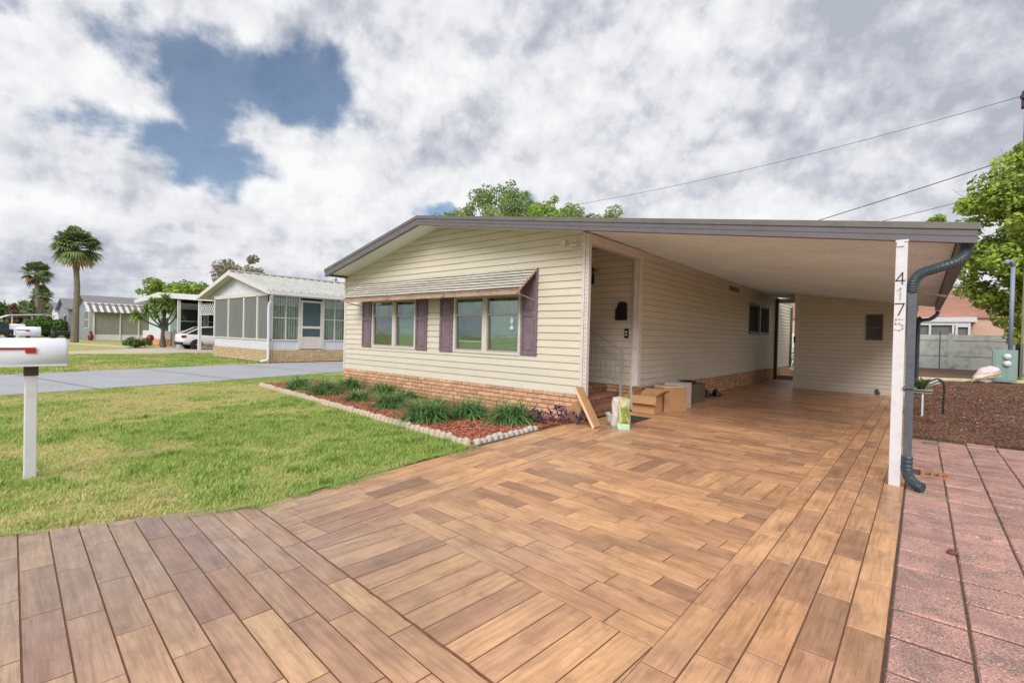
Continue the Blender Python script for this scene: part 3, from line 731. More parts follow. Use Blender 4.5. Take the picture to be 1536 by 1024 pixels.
FY = 7.32; SX = -4.6; RX = -4.55; LX = -12.38; BY = 25.3
fr = lambda u, n, z: (u, FY-n, z)              # front wall, faces -Y
si = lambda u, n, z: (SX+n, u, z)              # carport side wall, faces +X
al = lambda u, n, z: (u, 9.5-n, z)             # alcove back wall, faces -Y
RIDGE = (-8.45, 4.06); SLR = (4.06-2.73)/(.40+8.45); SLL = (4.06-3.18)/(12.3-8.45)
def rtop(x): return RIDGE[1]-SLR*(x-RIDGE[0]) if x > RIDGE[0] else RIDGE[1]-SLL*(RIDGE[0]-x)
RT = .12
gp = [(SLR, 1, RIDGE[1]-RT+SLR*RIDGE[0]), (-SLL, 1, RIDGE[1]-RT-SLL*RIDGE[0])]

house = thing('mobile_home', (-8.45, 7.32, 0), 'cream clapboard home with plum shutters, a slatted window awning and an open carport', 'house')
holes = [(-11.03, -9.23, 1.12, 2.34), (-7.89, -5.99, 1.12, 2.34)]
mb = MB(); lap(mb, fr, LX, RX, .5, 4.2, gp, holes); mb.build('front_wall', m_siding, house)
mb = MB(); lap(mb, si, 9.5, BY, .5, 3.37, None, [(18.12, 20.93, 1.78, 2.87)]); mb.build('carport_side_wall', m_siding, house)
mb = MB(); lap(mb, al, -6.0, -4.62, .5, 3.5, [gp[0]]); lap(mb, lambda u, n, z: (-6.0+n, u, z), 7.45, 9.5, .5, 3.6); mb.build('alcove_wall', m_siding, house)
mb = MB(); mb.box(-6.0, -4.57, FY+.02, FY+.13, .0, 3.37)
lap(mb, lambda u, n, z: (LX-n, u, z), FY, BY, .5, 3.1); mb.box(LX, SX, BY-.05, BY, 0, 3.1); mb.build('rear_wall', m_siding, house)
# brick skirt, every brick modelled
mb = MB(); bricks(mb, fr, LX, RX, 0, .5); mb.build('front_brick_skirt', m_brick, house)
mb = MB(); bricks(mb, si, 9.6, BY, 0, .5); mb.build('side_brick_skirt', m_brick, house)
mb = MB(); bricks(mb, lambda u, n, z: (RX+n-.03, u, z), 7.34, 7.46, 0, .5); mb.build('brick_return', m_brick, house)
mb = MB(); mb.box(LX, RX-.03, FY, FY+.11, -.02, .5); mb.box(SX-.1, SX, 9.6, BY, -.02, .5); mb.box(LX, LX+.1, FY+.1, BY, -.02, .5); mb.build('mortar_backing', m_mortar, house)
mb = MB(); mb.box(SX-.06, SX-.045, 9.6, BY-.06, .5, 3.3); mb.build('side_light_block', m_gdark, house)  # unseen dark panel added to stop light leaking through the siding slits
mb = MB(); mb.box(-6.0, -4.7, 9.545, 9.56, .0, 3.35); mb.box(-6.06, -6.045, 7.45, 9.54, 0, 3.4); mb.build('alcove_light_block', m_gdark, house)  # added panels, unseen, that block stray light behind the alcove siding
mb = MB(); mb.box(LX+.03, LX+.045, FY+.03, BY-.06, 0, 3.09); mb.build('left_light_block', m_gdark, house)  # unseen sheet added along the left wall to seal out light
mb = MB(); bricks(mb, lambda u, n, z: (u, 9.5-n, z), -6.0, -4.68, 0, .5); mb.build('alcove_brick', m_brick, house)
MB().box(-6.0, -4.68, 9.5, 9.54, 0, .5).build('alcove_mortar', m_mortar, house)
# trims
mb = MB(); mb.box(LX-.02, LX+.06, FY-.028, FY+.05, .48, rtop(LX)-RT)
mb.box(-4.60, -4.545, FY-.03, FY+.03, .49, 3.36)
mb.box(LX, RX, FY-.022, FY, .488, .515); mb.build('corner_trim', m_trimw, house)
mb = MB(); mb.box(-4.535, -4.465, FY-.03, FY+.06, .47, 3.33)
post_c = mb.build('corner_post', m_trimw, house, bevel=.004)
mb = MB()
for i in range(36): mb.box(-4.508, -4.492, FY-.0325, FY-.029, .6+i*.075, .63+i*.075)
mb.build('slot_track', M('track_grey', L(160, 150, 146), rough=.5), post_c)
mb = MB(); mb.box(-4.68, -4.52, 9.42, 9.58, 0, 3.33); mb.box(-4.645, -4.60, 9.395, 9.42, .0, 3.3); mb.build('alcove_post', m_trimw, house, bevel=.006)
mb = MB(); mb.box(SX+.002, SX+.03, 9.6, BY, .47, .53); mb.box(SX+.002, SX+.035, 9.6, BY, 3.27, 3.34); mb.build('side_trim', m_trimw, house)
mb = MB(); mb.box(-4.60, -4.47, FY+.06, 9.42, 3.16, 3.33); mb.build('header_beam', m_trimw, house)
mb = MB(); mb.box(-4.86, -4.775, 9.44, 9.482, 1.52, 1.72); ob = mb.build('outlet_box', m_black, house, bevel=.006)
for a_ in (1.57, 1.63): MB().box(-4.84, -4.795, 9.432, 9.44, a_, a_+.03).build('outlet_socket', m_white, ob)

# roof: one profile from the left eave over the ridge to the carport eave
def roofprof(dz0, dz1, x0=-12.32, x1=.36):
    return [(x0, rtop(x0)-dz1), (RIDGE[0], RIDGE[1]-dz1), (x1, rtop(x1)-dz1), (x1, rtop(x1)-dz0), (RIDGE[0], RIDGE[1]-dz0), (x0, rtop(x0)-dz0)]
mb = MB(); 
def rseg(mb, xa, xb, ya, yb, d0, d1, mi=0):
    mb.m = mi; z = lambda x, d: rtop(x)-d
    mb.prism([(xa, z(xa, d1)), (xb, z(xb, d1)), (xb, z(xb, d0)), (xa, z(xa, d0))], ya, yb, 'y'); mb.m = 0
rseg(mb, -12.32, RIDGE[0], 6.72, BY+.3, 0, .06); rseg(mb, RIDGE[0], SX, 6.72, BY+.3, 0, .06); rseg(mb, SX, .34, 6.72, 18.75, 0, .06); rseg(mb, SX, -.1, 18.75, 22.4, 0, .06)
roof = mb.build('roof', m_roof, house)
mb = MB(); rseg(mb, -12.3, RIDGE[0], 6.74, BY+.28, .06, RT); rseg(mb, RIDGE[0], SX, 6.74, BY+.28, .06, RT); rseg(mb, SX, .26, 6.74, 18.7, .06, RT-.02); rseg(mb, SX, -.12, 18.7, 22.3, .06, RT-.02)
ceil = mb.build('carport_ceiling', m_ceil, house)
mb = MB()
y = 6.95
while y < 22.2:
    x1 = .25 if y < 18.6 else -.13
    mb.prism([(SX+.04, rtop(SX+.04)-RT+.02), (x1, rtop(x1)-RT+.02), (x1, rtop(x1)-RT+.004), (SX+.04, rtop(SX+.04)-RT+.004)], y, y+.014, 'y'); y += .203
mb.build('ceiling_rib', m_ceil, ceil)
mb = MB(); rseg(mb, -12.34, RIDGE[0], 6.66, 6.74, .055, .19); rseg(mb, RIDGE[0], .40, 6.66, 6.74, .055, .19)
rseg(mb, RIDGE[0], .40, 6.654, 6.66, .115, .122)
mb.build('fascia', m_fascia, roof)
mb = MB(); rseg(mb, -12.36, RIDGE[0], 6.645, 6.78, -.012, .055); rseg(mb, RIDGE[0], .42, 6.645, 6.78, -.012, .055); mb.build('roof_flashing', m_flash, roof)
mb = MB(); mb.box(-12.36, -12.30, 6.74, BY, 3.0, 3.14); mb.build('left_gutter', m_gutter, roof)
mb = MB(); zt = rtop(.36); mb.prism([(.27, zt-.19), (.39, zt-.19), (.43, zt-.06), (.425, zt-.06), (.385, zt-.18), (.28, zt-.18), (.28, zt-.05), (.27, zt-.05)], 6.76, 18.72, 'y'); mb.build('carport_gutter', m_gutter, roof)
# small bracket lights under the fascia
mb = MB(); mb.box(-5.02, -4.94, 7.24, 7.30, 3.17, 3.25); mb.tube([(-4.94, 7.27, 3.2), (-4.76, 7.26, 3.17), (-4.66, 7.26, 3.17)], .01); mb.tube([(-4.74, 7.26, 3.17), (-4.72, 7.26, 3.29)], .012); mb.box(-4.82, -4.7, 7.23, 7.29, 3.12, 3.15); mb.build('eave_bracket', m_trimw, house)

# windows
def window(parent, xf, u0, u1, z0, z1, sash, blind, cur=False, fm=m_trimw, gm=None, fr_=.045, name='window'):
    gm = gm or m_glass
    mb = MB(xf); f = fr_
    mb.box(u0, u0+f, -.05, .03, z0, z1); mb.box(u1-f, u1, -.05, .03, z0, z1); mb.box(u0+f, u1-f, -.05, .03, z1-f, z1); mb.box(u0+f, u1-f, -.05, .034, z0, z0+f)
    wn = mb.build(name, fm, parent, bevel=.004)
    mb = MB(xf); a, b = u0+f, u1-f; t = .026
    mb.box(a, a+t, -.04, .012, z0+f, z1-f); mb.box(b-t, b, -.04, .012, z0+f, z1-f); mb.box(a+t, b-t, -.04, .012, z1-f-t, z1-f); mb.box(a+t, b-t, -.04, .016, z0+f, z0+f+.035)
    if sash: mb.box(a+t, b-t, -.04, .014, sash-.018, sash+.018)
    mb.build('sash', m_sash, wn)
    mb = MB(xf)
    if sash: mb.box(a+t, b-t, -.012, -.008, sash+.018, z1-f-t); mb.box(a+t, b-t, -.024, -.02, z0+f+.035, sash-.018)
    else: mb.box(a+t, b-t, -.02, -.016, z0+f+.035, z1-f-t)
    mb.build('pane', gm, wn)
    if blind:
        mb = MB(xf); z = z0+.08
        while z < blind:
            mb.add([(a+.03, -.10, z), (b-.03, -.10, z), (b-.03, -.088, z+.018), (a+.03, -.088, z+.018)], [(0, 1, 2, 3)]); z += .027
        mb.box(a+.03, b-.03, -.11, -.07, blind, blind+.03); mb.build('blind', m_blind, wn)
    if cur:
        mb = MB(xf); n = 60; vs = []
        for i in range(n+1):
            u = a+.02+(b-a-.04)*i/n; d = -.16+.018*math.sin(i*.9)+.01*math.sin(i*2.3)
            vs += [(u, d, cur[0]+.03*math.sin(i*.25)), (u, d, cur[1])]
        mb.add(vs, [(2*i, 2*i+2, 2*i+3, 2*i+1) for i in range(n)]); mb.build('curtain', m_curtain, wn, smooth=True)
    return wn
window(house, fr, -11.03, -10.10, 1.12, 2.34, 1.93, None, (1.95, 2.3))
window(house, fr, -10.07, -9.23, 1.12, 2.34, 1.93, 1.9, (1.9, 2.3))
window(house, fr, -7.89, -6.97, 1.12, 2.34, 1.93, 1.35, (1.95, 2.3))
window(house, fr, -6.94, -5.99, 1.12, 2.34, 1.93, 1.86, (1.85, 2.3))
for a_ in (-10.10, -6.97): MB(fr).box(a_, a_+.03, -.05, .04, 1.12, 2.34).build('window_mullion', m_trimw, house)
# rooms behind the glass
m_room = M('unlit_room_wall', L(62, 70, 62), rough=.9)  # colour darkened so the rooms look unlit
for a, b in ((-11.1, -9.15), (-7.96, -5.92)):
    mb = MB(); y0, y1, z0, z1 = FY+.12, FY+1.9, .9, 2.5
    mb.add([(a, y1, z0), (b, y1, z0), (b, y1, z1), (a, y1, z1), (a, y0, z0), (b, y0, z0), (b, y0, z1), (a, y0, z1)], [(0, 1, 2, 3), (0, 3, 7, 4), (1, 5, 6, 2), (0, 4, 5, 1), (3, 2, 6, 7)])
    mb.build('room_lining', m_room, house)
MB().lathe([(.045, 0), (.06, .03), (.02, .1), (.05, .16), (.03, .26), (.01, .27)], 10, (-6.25, FY+.045, 1.62)).build('window_ornament', m_white, house)
window(house, si, 18.12, 19.5, 1.78, 2.87, None, None, None, fm=m_black, gm=m_gdark, fr_=.05)
window(house, si, 19.53, 20.93, 1.78, 2.87, None, None, None, fm=m_black, gm=m_gdark, fr_=.05)
MB(si).box(19.49, 19.55, .02, .05, 1.75, 2.88).build('window_mullion', m_white, house)
mb = MB(si); mb.box(15.68, 16.76, .0, .03, 3.06, 3.24); v_ = mb.build('wall_vent', m_trimw, house)
mb = MB(si)
for i in range(5): mb.box(15.73, 16.71, .03, .04, 3.085+i*.03, 3.105+i*.03)
mb.build('vent_louvre', m_black, v_)

def shutter(u0, u1, z0, z1, rail):
    mb = MB(fr); t = .02; b_ = .055 if u1-u0 < .45 else .06
    mb.box(u0, u0+b_, .016, .046, z0, z1); mb.box(u1-b_, u1, .016, .046, z0, z1)
    mb.box(u0+b_, u1-b_, .016, .044, z0, z0+.07); mb.box(u0+b_, u1-b_, .016, .044, z1-.07, z1); mb.box(u0+b_, u1-b_, .016, .044, rail-.045, rail+.045)
    s_ = mb.build('shutter', m_shut, house, bevel=.004)
    mb = MB(fr)
    for a, b in ((z0+.07, rail-.045), (rail+.045, z1-.07)):
        mb.box(u0+b_, u1-b_, .016, .028, a, b); mb.box(u0+b_+.03, u1-b_-.03, .028, .037, a+.03, b-.03)
    mb.build('shutter_panel', m_shut, s_, bevel=.005)
shutter(-11.47, -11.06, 1.12, 2.34, 1.86); shutter(-9.20, -8.79, 1.12, 2.34, 1.86); shutter(-8.34, -7.92, 1.12, 2.34, 1.86); shutter(-5.96, -5.57, 1.14, 2.78, 1.93)

# awning: long horizontal overlapping metal slats
AX0, AX1 = -11.5, -5.6; ZT, ZB, DT, DB = 2.82, 2.38, .03, .55
mb = MB(); ns = 7
for i in range(ns):
    t0 = i/ns; t1 = (i+.52)/ns
    za, zb = ZT+(ZB-ZT)*t0, ZT+(ZB-ZT)*t1; ya, yb = FY-(DT+(DB-DT)*t0), FY-(DT+(DB-DT)*t1)
    r = random.random(); seg = 14
    for j in range(seg):
        xa = AX0-.02+(AX1-AX0+.04)*j/seg; xb = AX0-.02+(AX1-AX0+.04)*(j+1)/seg
        w0 = .003*math.sin(j*1.1+i); w1 = .003*math.sin((j+1)*1.1+i)
        mb.add([(xa, ya, za+w0), (xb, ya, za+w1), (xb, yb, zb+w1), (xa, yb, zb+w0), (xb, yb-.001, zb-.007+w1), (xa, yb-.001, zb-.007+w0)], [(0, 3, 2, 1), (3, 5, 4, 2)], r)
aw = mb.build('window_awning', m_awn, house)
mb = MB()
for i in range(ns):
    t0 = (i+.50)/ns; t1 = (i+1.05)/ns; za, zb = ZT+(ZB-ZT)*t0-.010, ZT+(ZB-ZT)*t1-.028; ya, yb = FY-(DT+(DB-DT)*t0), FY-(DT+(DB-DT)*t1)
    mb.add([(AX0, ya, za), (AX1, ya, za), (AX1, yb, zb), (AX0, yb, zb)], [(0, 3, 2, 1)])
mb.build('slat_gap_shade', M('awning_gap_dark', L(66, 62, 50), rough=.7, var=.2, scale=4, dirt=L(80, 76, 66), dirt_amt=.6), aw)  # dark strips fill the slat gaps, the gap shade put into their colour
mb = MB(); yv = FY-DB
mb.box(AX0-.02, AX1+.02, yv-.03, yv-.012, ZB-.115, ZB-.03); mb.box(AX0-.02, AX1+.02, yv-.045, yv-.012, ZB-.03, ZB-.018); mb.build('awning_valance', m_awnv, aw)
for x in (AX0, AX0+1.95, AX0+3.9, AX1):
    mb = MB(); mb.obox((x, FY-(DT+DB)/2-.02, (ZT+ZB)/2-.05), .02, .88, .03, 0, roll=math.atan2(ZT-ZB, DB-DT))
    for i in range(ns):
        t = (i+.6)/ns; mb.box(x-.012, x+.012, FY-(DT+(DB-DT)*t)-.02, FY-(DT+(DB-DT)*t)+.03, ZT+(ZB-ZT)*t-.05, ZT+(ZB-ZT)*t-.022)
    mb.build('awning_bracket', m_awnv, aw)
for x in (AX0+.02, AX1-.02): MB().tube([(x, FY-.02, 2.18), (x, yv, ZB-.1)], .01).build('awning_arm', m_awnv, aw)

# steps in the alcove and the railing
mb = MB()
for x0, x1, zt in ((-4.98, -4.68, .17), (-5.28, -4.98, .34), (-6.0, -5.28, .5)): mb.box(x0, x1, 7.5, 9.46, 0, zt)
stp = mb.build('brick_steps', m_mortar, house)
m_dbrick = M('dark_brick', L(150, 108, 84), rough=.9, var=.2, scale=8, bump=.5, rnd=.25)
for xr, z0, z1 in ((-4.68, 0, .17), (-4.98, .17, .34), (-5.28, .34, .5)):
    mb = MB(); bricks(mb, (lambda xr: lambda u, n, z: (xr+n, u, z))(xr), 7.5, 9.46, z0, z1); mb.build('step_riser', m_dbrick, stp)
mb = MB(); mb.box(-5.995, -5.95, 8.0, 8.95, .52, 2.55); d_ = mb.build('side_door', m_white, house, bevel=.005)
MB().lathe([(.03, 0), (.03, .04)], 10, (-5.93, 8.12, 1.5)).build('door_handle', m_black, d_)
mb = MB(); Y_ = 9.0
mb.box(-4.70, -4.655, Y_-.022, Y_+.022, .0, 1.28); mb.tube([(-5.6, Y_, 1.76), (-4.66, Y_, 1.26)], .02, 6); mb.tube([(-5.6, Y_, 1.06), (-4.68, Y_, .55)], .014, 6)
hr = mb.build('stair_railing', m_rail, house)
mb = MB()
for i in range(7): x = -5.5+i*.115; mb.box(x-.007, x+.007, Y_-.007, Y_+.007, .53-(x+5.5)*.55+.5, 1.24+(-5.0-x)*.53)
mb.build('baluster', m_rail, hr)
# lantern and black plaque on the alcove wall
mb = MB(al); mb.box(-5.74, -5.66, .015, .035, 2.72, 2.95)
lt = mb.build('wall_lantern', m_black, house)
mb = MB(); c = (-5.68, 9.36, 0)
mb.lathe([(.02, 2.80), (.05, 2.82), (.075, 3.0), (.10, 3.02), (.03, 3.10), (.012, 3.14)], 6, c); mb.tube([(-5.70, 9.47, 2.9), (-5.69, 9.42, 2.76), (-5.68, 9.36, 2.79)], .012, 6); mb.box(-5.55, -5.50, 9.34, 9.38, 2.985, 3.0); mb.tube([(-5.68, 9.36, 3.0), (-5.52, 9.36, 2.99)], .01, 5); mb.build('lantern_head', m_black, lt)
mb = MB(al); mb.prism([(-5.09, 1.90), (-4.82, 1.90), (-4.82, 2.24), (-4.86, 2.29), (-4.98, 2.30), (-5.04, 2.26), (-5.05, 2.18), (-5.09, 2.14)], .015, .06, 'y'); mb.build('wall_letterbox', m_black, house, bevel=.008)

# carport posts, house number, downspouts
mb = MB(); mb.box(-.235, -.135, 6.6, 6.7, 0, 2.60); mb.box(-.228, -.165, 6.585, 6.6, 2.555, 2.62); mb.box(-.24, -.13, 6.59, 6.71, 2.60, 2.625)
post = mb.build('carport_post', m_white, house, bevel=.004)
def stroke(mb, pts, w=.011, y=6.597, th=.004):
    for (x0, z0), (x1, z1) in zip(pts[:-1], pts[1:]):
        c = ((x0+x1)/2, y, (z0+z1)/2); l_ = math.hypot(x1-x0, z1-z0)+w*.8
        mb.obox(c, l_, th, w, 0, pitch=-math.atan2(z1-z0, x1-x0))
DX = -.188
def glyph(g, zc, mat, h=.12, w_=.075):
    mb = MB(); P = lambda a, b: (DX-w_/2+a*w_, zc-h/2+b*h)
    G = {'4': [[P(.72, 0), P(.72, 1), P(0, .3), P(1, .3)]], '1': [[P(.2, .78), P(.55, 1), P(.55, 0)]], '7': [[P(0, 1), P(1, 1), P(.4, 0)]],
         '5': [[P(.9, 1), P(.12, 1), P(.08, .56), P(.55, .62), P(.9, .45), P(.9, .15), P(.55, 0), P(.05, .08)]]}
    for s_ in G[g]: stroke(mb, s_)
    mb.build('house_number', mat, post)
glyph('4', 2.215, m_digit); glyph('1', 2.05, m_digitw); glyph('7', 1.885, m_digit); glyph('5', 1.72, m_digitr)
mb = MB(); mb.tube([(-.085, 6.62, 2.10), (-.085, 6.62, .30)], .052, 4, squash=.85); mb.box(-.14, -.03, 6.56, 6.67, 1.05, 1.065)
ds = mb.build('downspout', m_gutter, house, bevel=.004)
def corr(path, r, n=10, seg=60, amp=.05):
    # smooth path with slight corrugation
    P = [Vector(p) for p in path]; out = []
    for i in range(len(P)-1):
        p0, p1, p2, p3 = P[max(i-1, 0)], P[i], P[i+1], P[min(i+2, len(P)-1)]
        for k in range(seg//(len(P)-1)):
            t = k/(seg//(len(P)-1)); out.append(.5*((2*p1)+(-p0+p2)*t+(2*p0-5*p1+4*p2-p3)*t*t+(-p0+3*p1-3*p2+p3)*t**3))
    out.append(P[-1]); m = MB(); m.tube(out, [r*(1+amp*(1 if (j % 2) else -1)) for j in range(len(out))], n); return m
corr([(.33, 6.80, 2.56), (.325, 6.78, 2.47), (.25, 6.72, 2.375), (.10, 6.66, 2.31), (-.02, 6.63, 2.26), (-.075, 6.62, 2.18), (-.085, 6.62, 2.06)], .05).build('downspout_elbow', m_elbow, ds)
corr([(-.085, 6.62, .33), (-.085, 6.61, .2), (-.06, 6.58, .11), (.0, 6.53, .06), (.05, 6.50, .05)], .052, seg=24).build('downspout_foot', m_elbow, ds)
corr([(.33, 18.3, 2.5), (.31, 18.28, 2.4), (.16, 18.25, 2.27), (-.02, 18.22, 2.24), (-.08, 18.22, 2.12), (-.085, 18.22, .1)], .05, seg=60).build('rear_downspout', m_elbow, house)
mb = MB(); mb.tube([(-.1, 12.5, 2.6), (.34, 12.5, 2.47)], .025, 6); mb.build('eave_strut', m_trimw, house)
# screened end bay at the back of the passage
mb = MB(); mb.box(SX+.02, SX+.12, 22.0, 22.14, .0, 3.3); mb.build('passage_post', m_brown2, house)
MB().tube([(SX+.06, 25.0, .4), (SX+.06, 25.0, 3.1)], .05, 6).build('rear_downpipe', m_brown2, house)
MB().box(SX, -3.2, 22.3, 22.4, 3.12, 3.3).build('rear_beam', m_trimw, house)
MB().box(-4.5, -3.25, 22.35, 22.95, .0, .16).build('rear_step', m_conc, house)

# ------------------------------------------------------------------ shed under the carport roof
shed = thing('storage_shed', (-1.6, 18.37, 0), 'cream clapboard storage room closing the back of the carport, with one small dark window', 'shed')
mb = MB(); sp_ = [(SLR, 1, RIDGE[1]-RT+.02+SLR*RIDGE[0])]
lap(mb, lambda u, n, z: (u, 18.37-n, z), -3.17, -.15, .06, 3.4, sp_, [(-1.32, -.89, 1.64, 2.43)], e=.125)
lap(mb, lambda u, n, z: (-3.17-n, u, z), 18.37, 22.3, .06, 3.1); lap(mb, lambda u, n, z: (-.15+n, u, z), 18.37, 22.3, .06, 2.65); mb.build('wall', m_siding, shed)
mb = MB(); mb.box(-3.235, -3.12, 18.335, 18.42, 0, 3.16); mb.box(-.17, -.12, 18.335, 18.42, 0, 2.72); mb.box(-3.12, -.17, 18.345, 18.37, 0, .06)
mb.prism([(-3.12, rtop(-3.12)-.15), (-.17, rtop(-.17)-.15), (-.17, rtop(-.17)-.10), (-3.12, rtop(-3.12)-.10)], 18.34, 18.36, 'y'); mb.build('corner_trim', m_trimw, shed)
mb = MB(); a, b, c, d = -1.32, -.89, 1.64, 2.43
mb.box(a, a+.04, 18.33, 18.4, c, d); mb.box(b-.04, b, 18.33, 18.4, c, d); mb.box(a, b, 18.332, 18.4, c, c+.04); mb.box(a, b, 18.332, 18.4, d-.04, d); mb.box(a, b, 18.335, 18.39, 2.0, 2.03)
wn = mb.build('window', M('shed_frame', L(110, 106, 104)), shed); MB().box(a+.03, b-.03, 18.37, 18.385, c+.03, d-.03).build('pane', m_screen, wn)
MB().box(-3.245, -3.2, 18.28, 18.335, 1.5, 1.72).build('outlet_box', m_black, shed, bevel=.01)
MB().tube([(-1.0, 18.34, .14), (-.95, 18.26, .03)], .05, 8).build('drain_pipe', m_gutter, shed)
MB().prism([(-3.14, 0), (-.18, 0), (-.18, rtop(-.18)-.11), (-3.14, rtop(-3.14)-.11)], 18.42, 22.2, 'y').build('shed_light_block', m_gdark, shed)  # unseen dark infill added so no light shines through the shed siding

# ------------------------------------------------------------------ things lying under the carport
lb = thing('long_carton', (-4.12, 7.12, 0), 'long narrow brown carton leaning against the front corner post of the house', 'box')
mb = MB(); Pm = Matrix.Rotation(math.radians(-31), 3, 'Y')
def lean(x, y, z): v = Pm @ Vector((x, y, z)); return (-4.10+v.x, 7.12+v.y, v.z+.018)
mb.xf = lean; mb.box(-.045, 0, -.12, .10, 0, .74); lb_ = mb.build('carton', m_cardb, lb, bevel=.003)
mb = MB(lean); mb.box(-.047, .001, -.1215, -.121, .0, .74); mb.build('carton_edge', M('card_edge', L(226, 196, 156), var=.1), lb)
o = MB(lambda x, y, z: (-4.72+x*.98, 7.245-z*.16+y, z)).prism([(-.16, .12), (.10, .38), (.27, .40), (.17, .01), (.02, .0)], -.006, .006, 'y').build('cardboard_sheet', m_cardb)
tag(o, 'flat torn cardboard piece propped on the brick skirt behind the purple plants', 'cardboard')
pt = thing('plant_pot', (-4.03, 7.52, 0), 'small pale plastic pot with a purple leaved plant between the carton and the bag', 'plant pot')
MB().lathe([(.075, 0), (.12, .10), (.135, .19), (.145, .20), (.145, .215), (.125, .215), (.12, .17)], 18, (-4.03, 7.52, 0)).build('pot', m_pot, pt, smooth=True)

def strap_leaves(n, L0, L1, w, up=(.7, 1.25), seg=5, droop=1., spread=.06, seedc=(0, 0), zb=0.):
    """arching strap leaves from a common crown; returns V, F, rnd"""
    V = []; F = []; R = []
    for i in range(n):
        th = random.uniform(0, 2*PI); l_ = random.uniform(L0, L1); a = random.uniform(*up); bend = random.uniform(.8, 1.5)*droop
        x = seedc[0]+random.gauss(0, spread); y = seedc[1]+random.gauss(0, spread); z = zb; dx, dy = math.cos(th), math.sin(th)
        k = len(V); ww = w*random.uniform(.7, 1.2); tw = random.uniform(-.4, .4)
        for j in range(seg+1):
            t = j/seg; wj = ww*(1-t**2.2)*(.65+.7*min(t*2, 1)*.5)
            V += [(x-dy*wj/2, y+dx*wj/2, z+tw*wj*.3), (x+dy*wj/2, y-dx*wj/2, z-tw*wj*.3)]
            an = a-bend*t; x += dx*math.cos(an)*l_/seg; y += dy*math.cos(an)*l_/seg; z += math.sin(an)*l_/seg
        r = random.random()
        for j in range(seg): F.append((k+2*j, k+2*j+1, k+2*j+3, k+2*j+2)); R.append(r)
    return V, F, R
V_, F_, R_ = strap_leaves(26, .08, .2, .035, spread=.03, zb=.18)
npmesh('purple_foliage', V_, F_, R_, m_purple, pt, (0, 0, 0)).location = (-.0, .0, 0)

bag = thing('garden_bag', (-3.83, 7.36, 0), 'upright crumpled white and yellow-green soil bag standing on the tiles', 'bag')
def bagmesh(mb, cx, cy, w, d, h, yaw, zr=(0, 1), exp=0.):
    n = 20; m = 10; ca, sa = math.cos(yaw), math.sin(yaw); vs = []
    for j in range(m+1):
        t = zr[0]+(zr[1]-zr[0])*j/m; z = t*h
        sw = 1-.18*t**2+.05*math.sin(t*9); dd = (1-t**1.6)*.9+.1
        for k in range(n):
            th = 2*PI*k/n; c, s_ = math.cos(th), math.sin(th)
            x = (abs(c)**.6)*(1 if c > 0 else -1)*(w/2*sw+exp); y = (abs(s_)**.6)*(1 if s_ > 0 else -1)*(d/2*dd+exp)
            x += .012*math.sin(th*5+t*11); y += .014*math.sin(th*4+t*13+1)
            vs.append((cx+x*ca-y*sa, cy+x*sa+y*ca, z+(.02*math.sin(k*1.3) if j == m else 0)))
    fs = [(j*n+k, j*n+(k+1) % n, (j+1)*n+(k+1) % n, (j+1)*n+k) for j in range(m) for k in range(n)]+[tuple(m*n+k for k in range(n)), tuple(range(n-1, -1, -1))]
    mb.add(vs, fs)
mb = MB(); bagmesh(mb, -3.90, 7.46, .25, .17, .50, .5); mb.build('bag_body', m_bagw, bag, smooth=True)
mb = MB(); bagmesh(mb, -3.745, 7.34, .20, .14, .52, .75); mb.build('printed_side', m_bagy, bag, smooth=True)
mb = MB(); bagmesh(mb, -3.745, 7.34, .15, .14, .52, .75, (.2, .72), .004); mb.build('green_print', m_bagg, bag, smooth=True)
mb = MB(); bagmesh(mb, -3.745, 7.34, .20, .14, .52, .75, (0, .14), .005); mb.build('teal_base', m_bagt, bag, smooth=True)
o = MB().box(-4.35, -3.88, 7.95, 8.72, .001, .012).build('door_mat', m_mat, bevel=.004); tag(o, 'flat dark doormat on the tiles below the side steps', 'doormat')

bx = thing('open_cardboard_box', (-4.25, 9.37, 0), 'open brown cardboard box with its flaps folded out, nearest the white alcove post', 'box')
mb = MB(); x0, x1, y0, y1, h_ = -4.50, -4.02, 9.18, 9.55, .36; t = .006
mb.box(x0, x1, y0, y0+t, 0, h_); mb.box(x0, x1, y1-t, y1, 0, h_); mb.box(x0, x0+t, y0+t, y1-t, 0, h_); mb.box(x1-t, x1, y0+t, y1-t, 0, h_); mb.box(x0, x1, y0, y1, 0, t); mb.build('box_body', m_cardb, bx)
def flap(mb, a, b, dx, dy, dz, t=.006):
    A, B = Vector(a), Vector(b); D = Vector((dx, dy, dz)); n = (B-A).cross(D).normalized()*t
    mb.add([A, B, B+D, A+D, A+n, B+n, B+D+n, A+D+n], [(0, 1, 2, 3), (7, 6, 5, 4), (0, 4, 5, 1), (1, 5, 6, 2), (2, 6, 7, 3), (3, 7, 4, 0)])
mb = MB(); flap(mb, (x0, y0-.002, h_), (x1+.03, y0-.002, h_), .03, -.10, -.15); mb.build('box_flap', m_cardb, bx)
mb = MB(); flap(mb, (x0, y1, h_), (x1, y1, h_), 0.06, .16, .10); mb.build('box_flap', m_cardb, bx)
mb = MB(); flap(mb, (x1, y0, h_), (x1, y1, h_), .17, 0, .12); mb.build('side_flap', m_cardd, bx)
mb = MB(); flap(mb, (x0, y0, h_), (x0, y1, h_), -.03, 0, .16); mb.build('side_flap', m_cardd, bx)
def bxf(o_, yaw): 
    ca, sa = math.cos(yaw), math.sin(yaw); return lambda x, y, z: (o_[0]+x*ca-y*sa, o_[1]+x*sa+y*ca, z)
b2_ = thing('cardboard_box', (-4.05, 9.9, 0), 'plain closed brown cardboard box standing behind the open box', 'box')
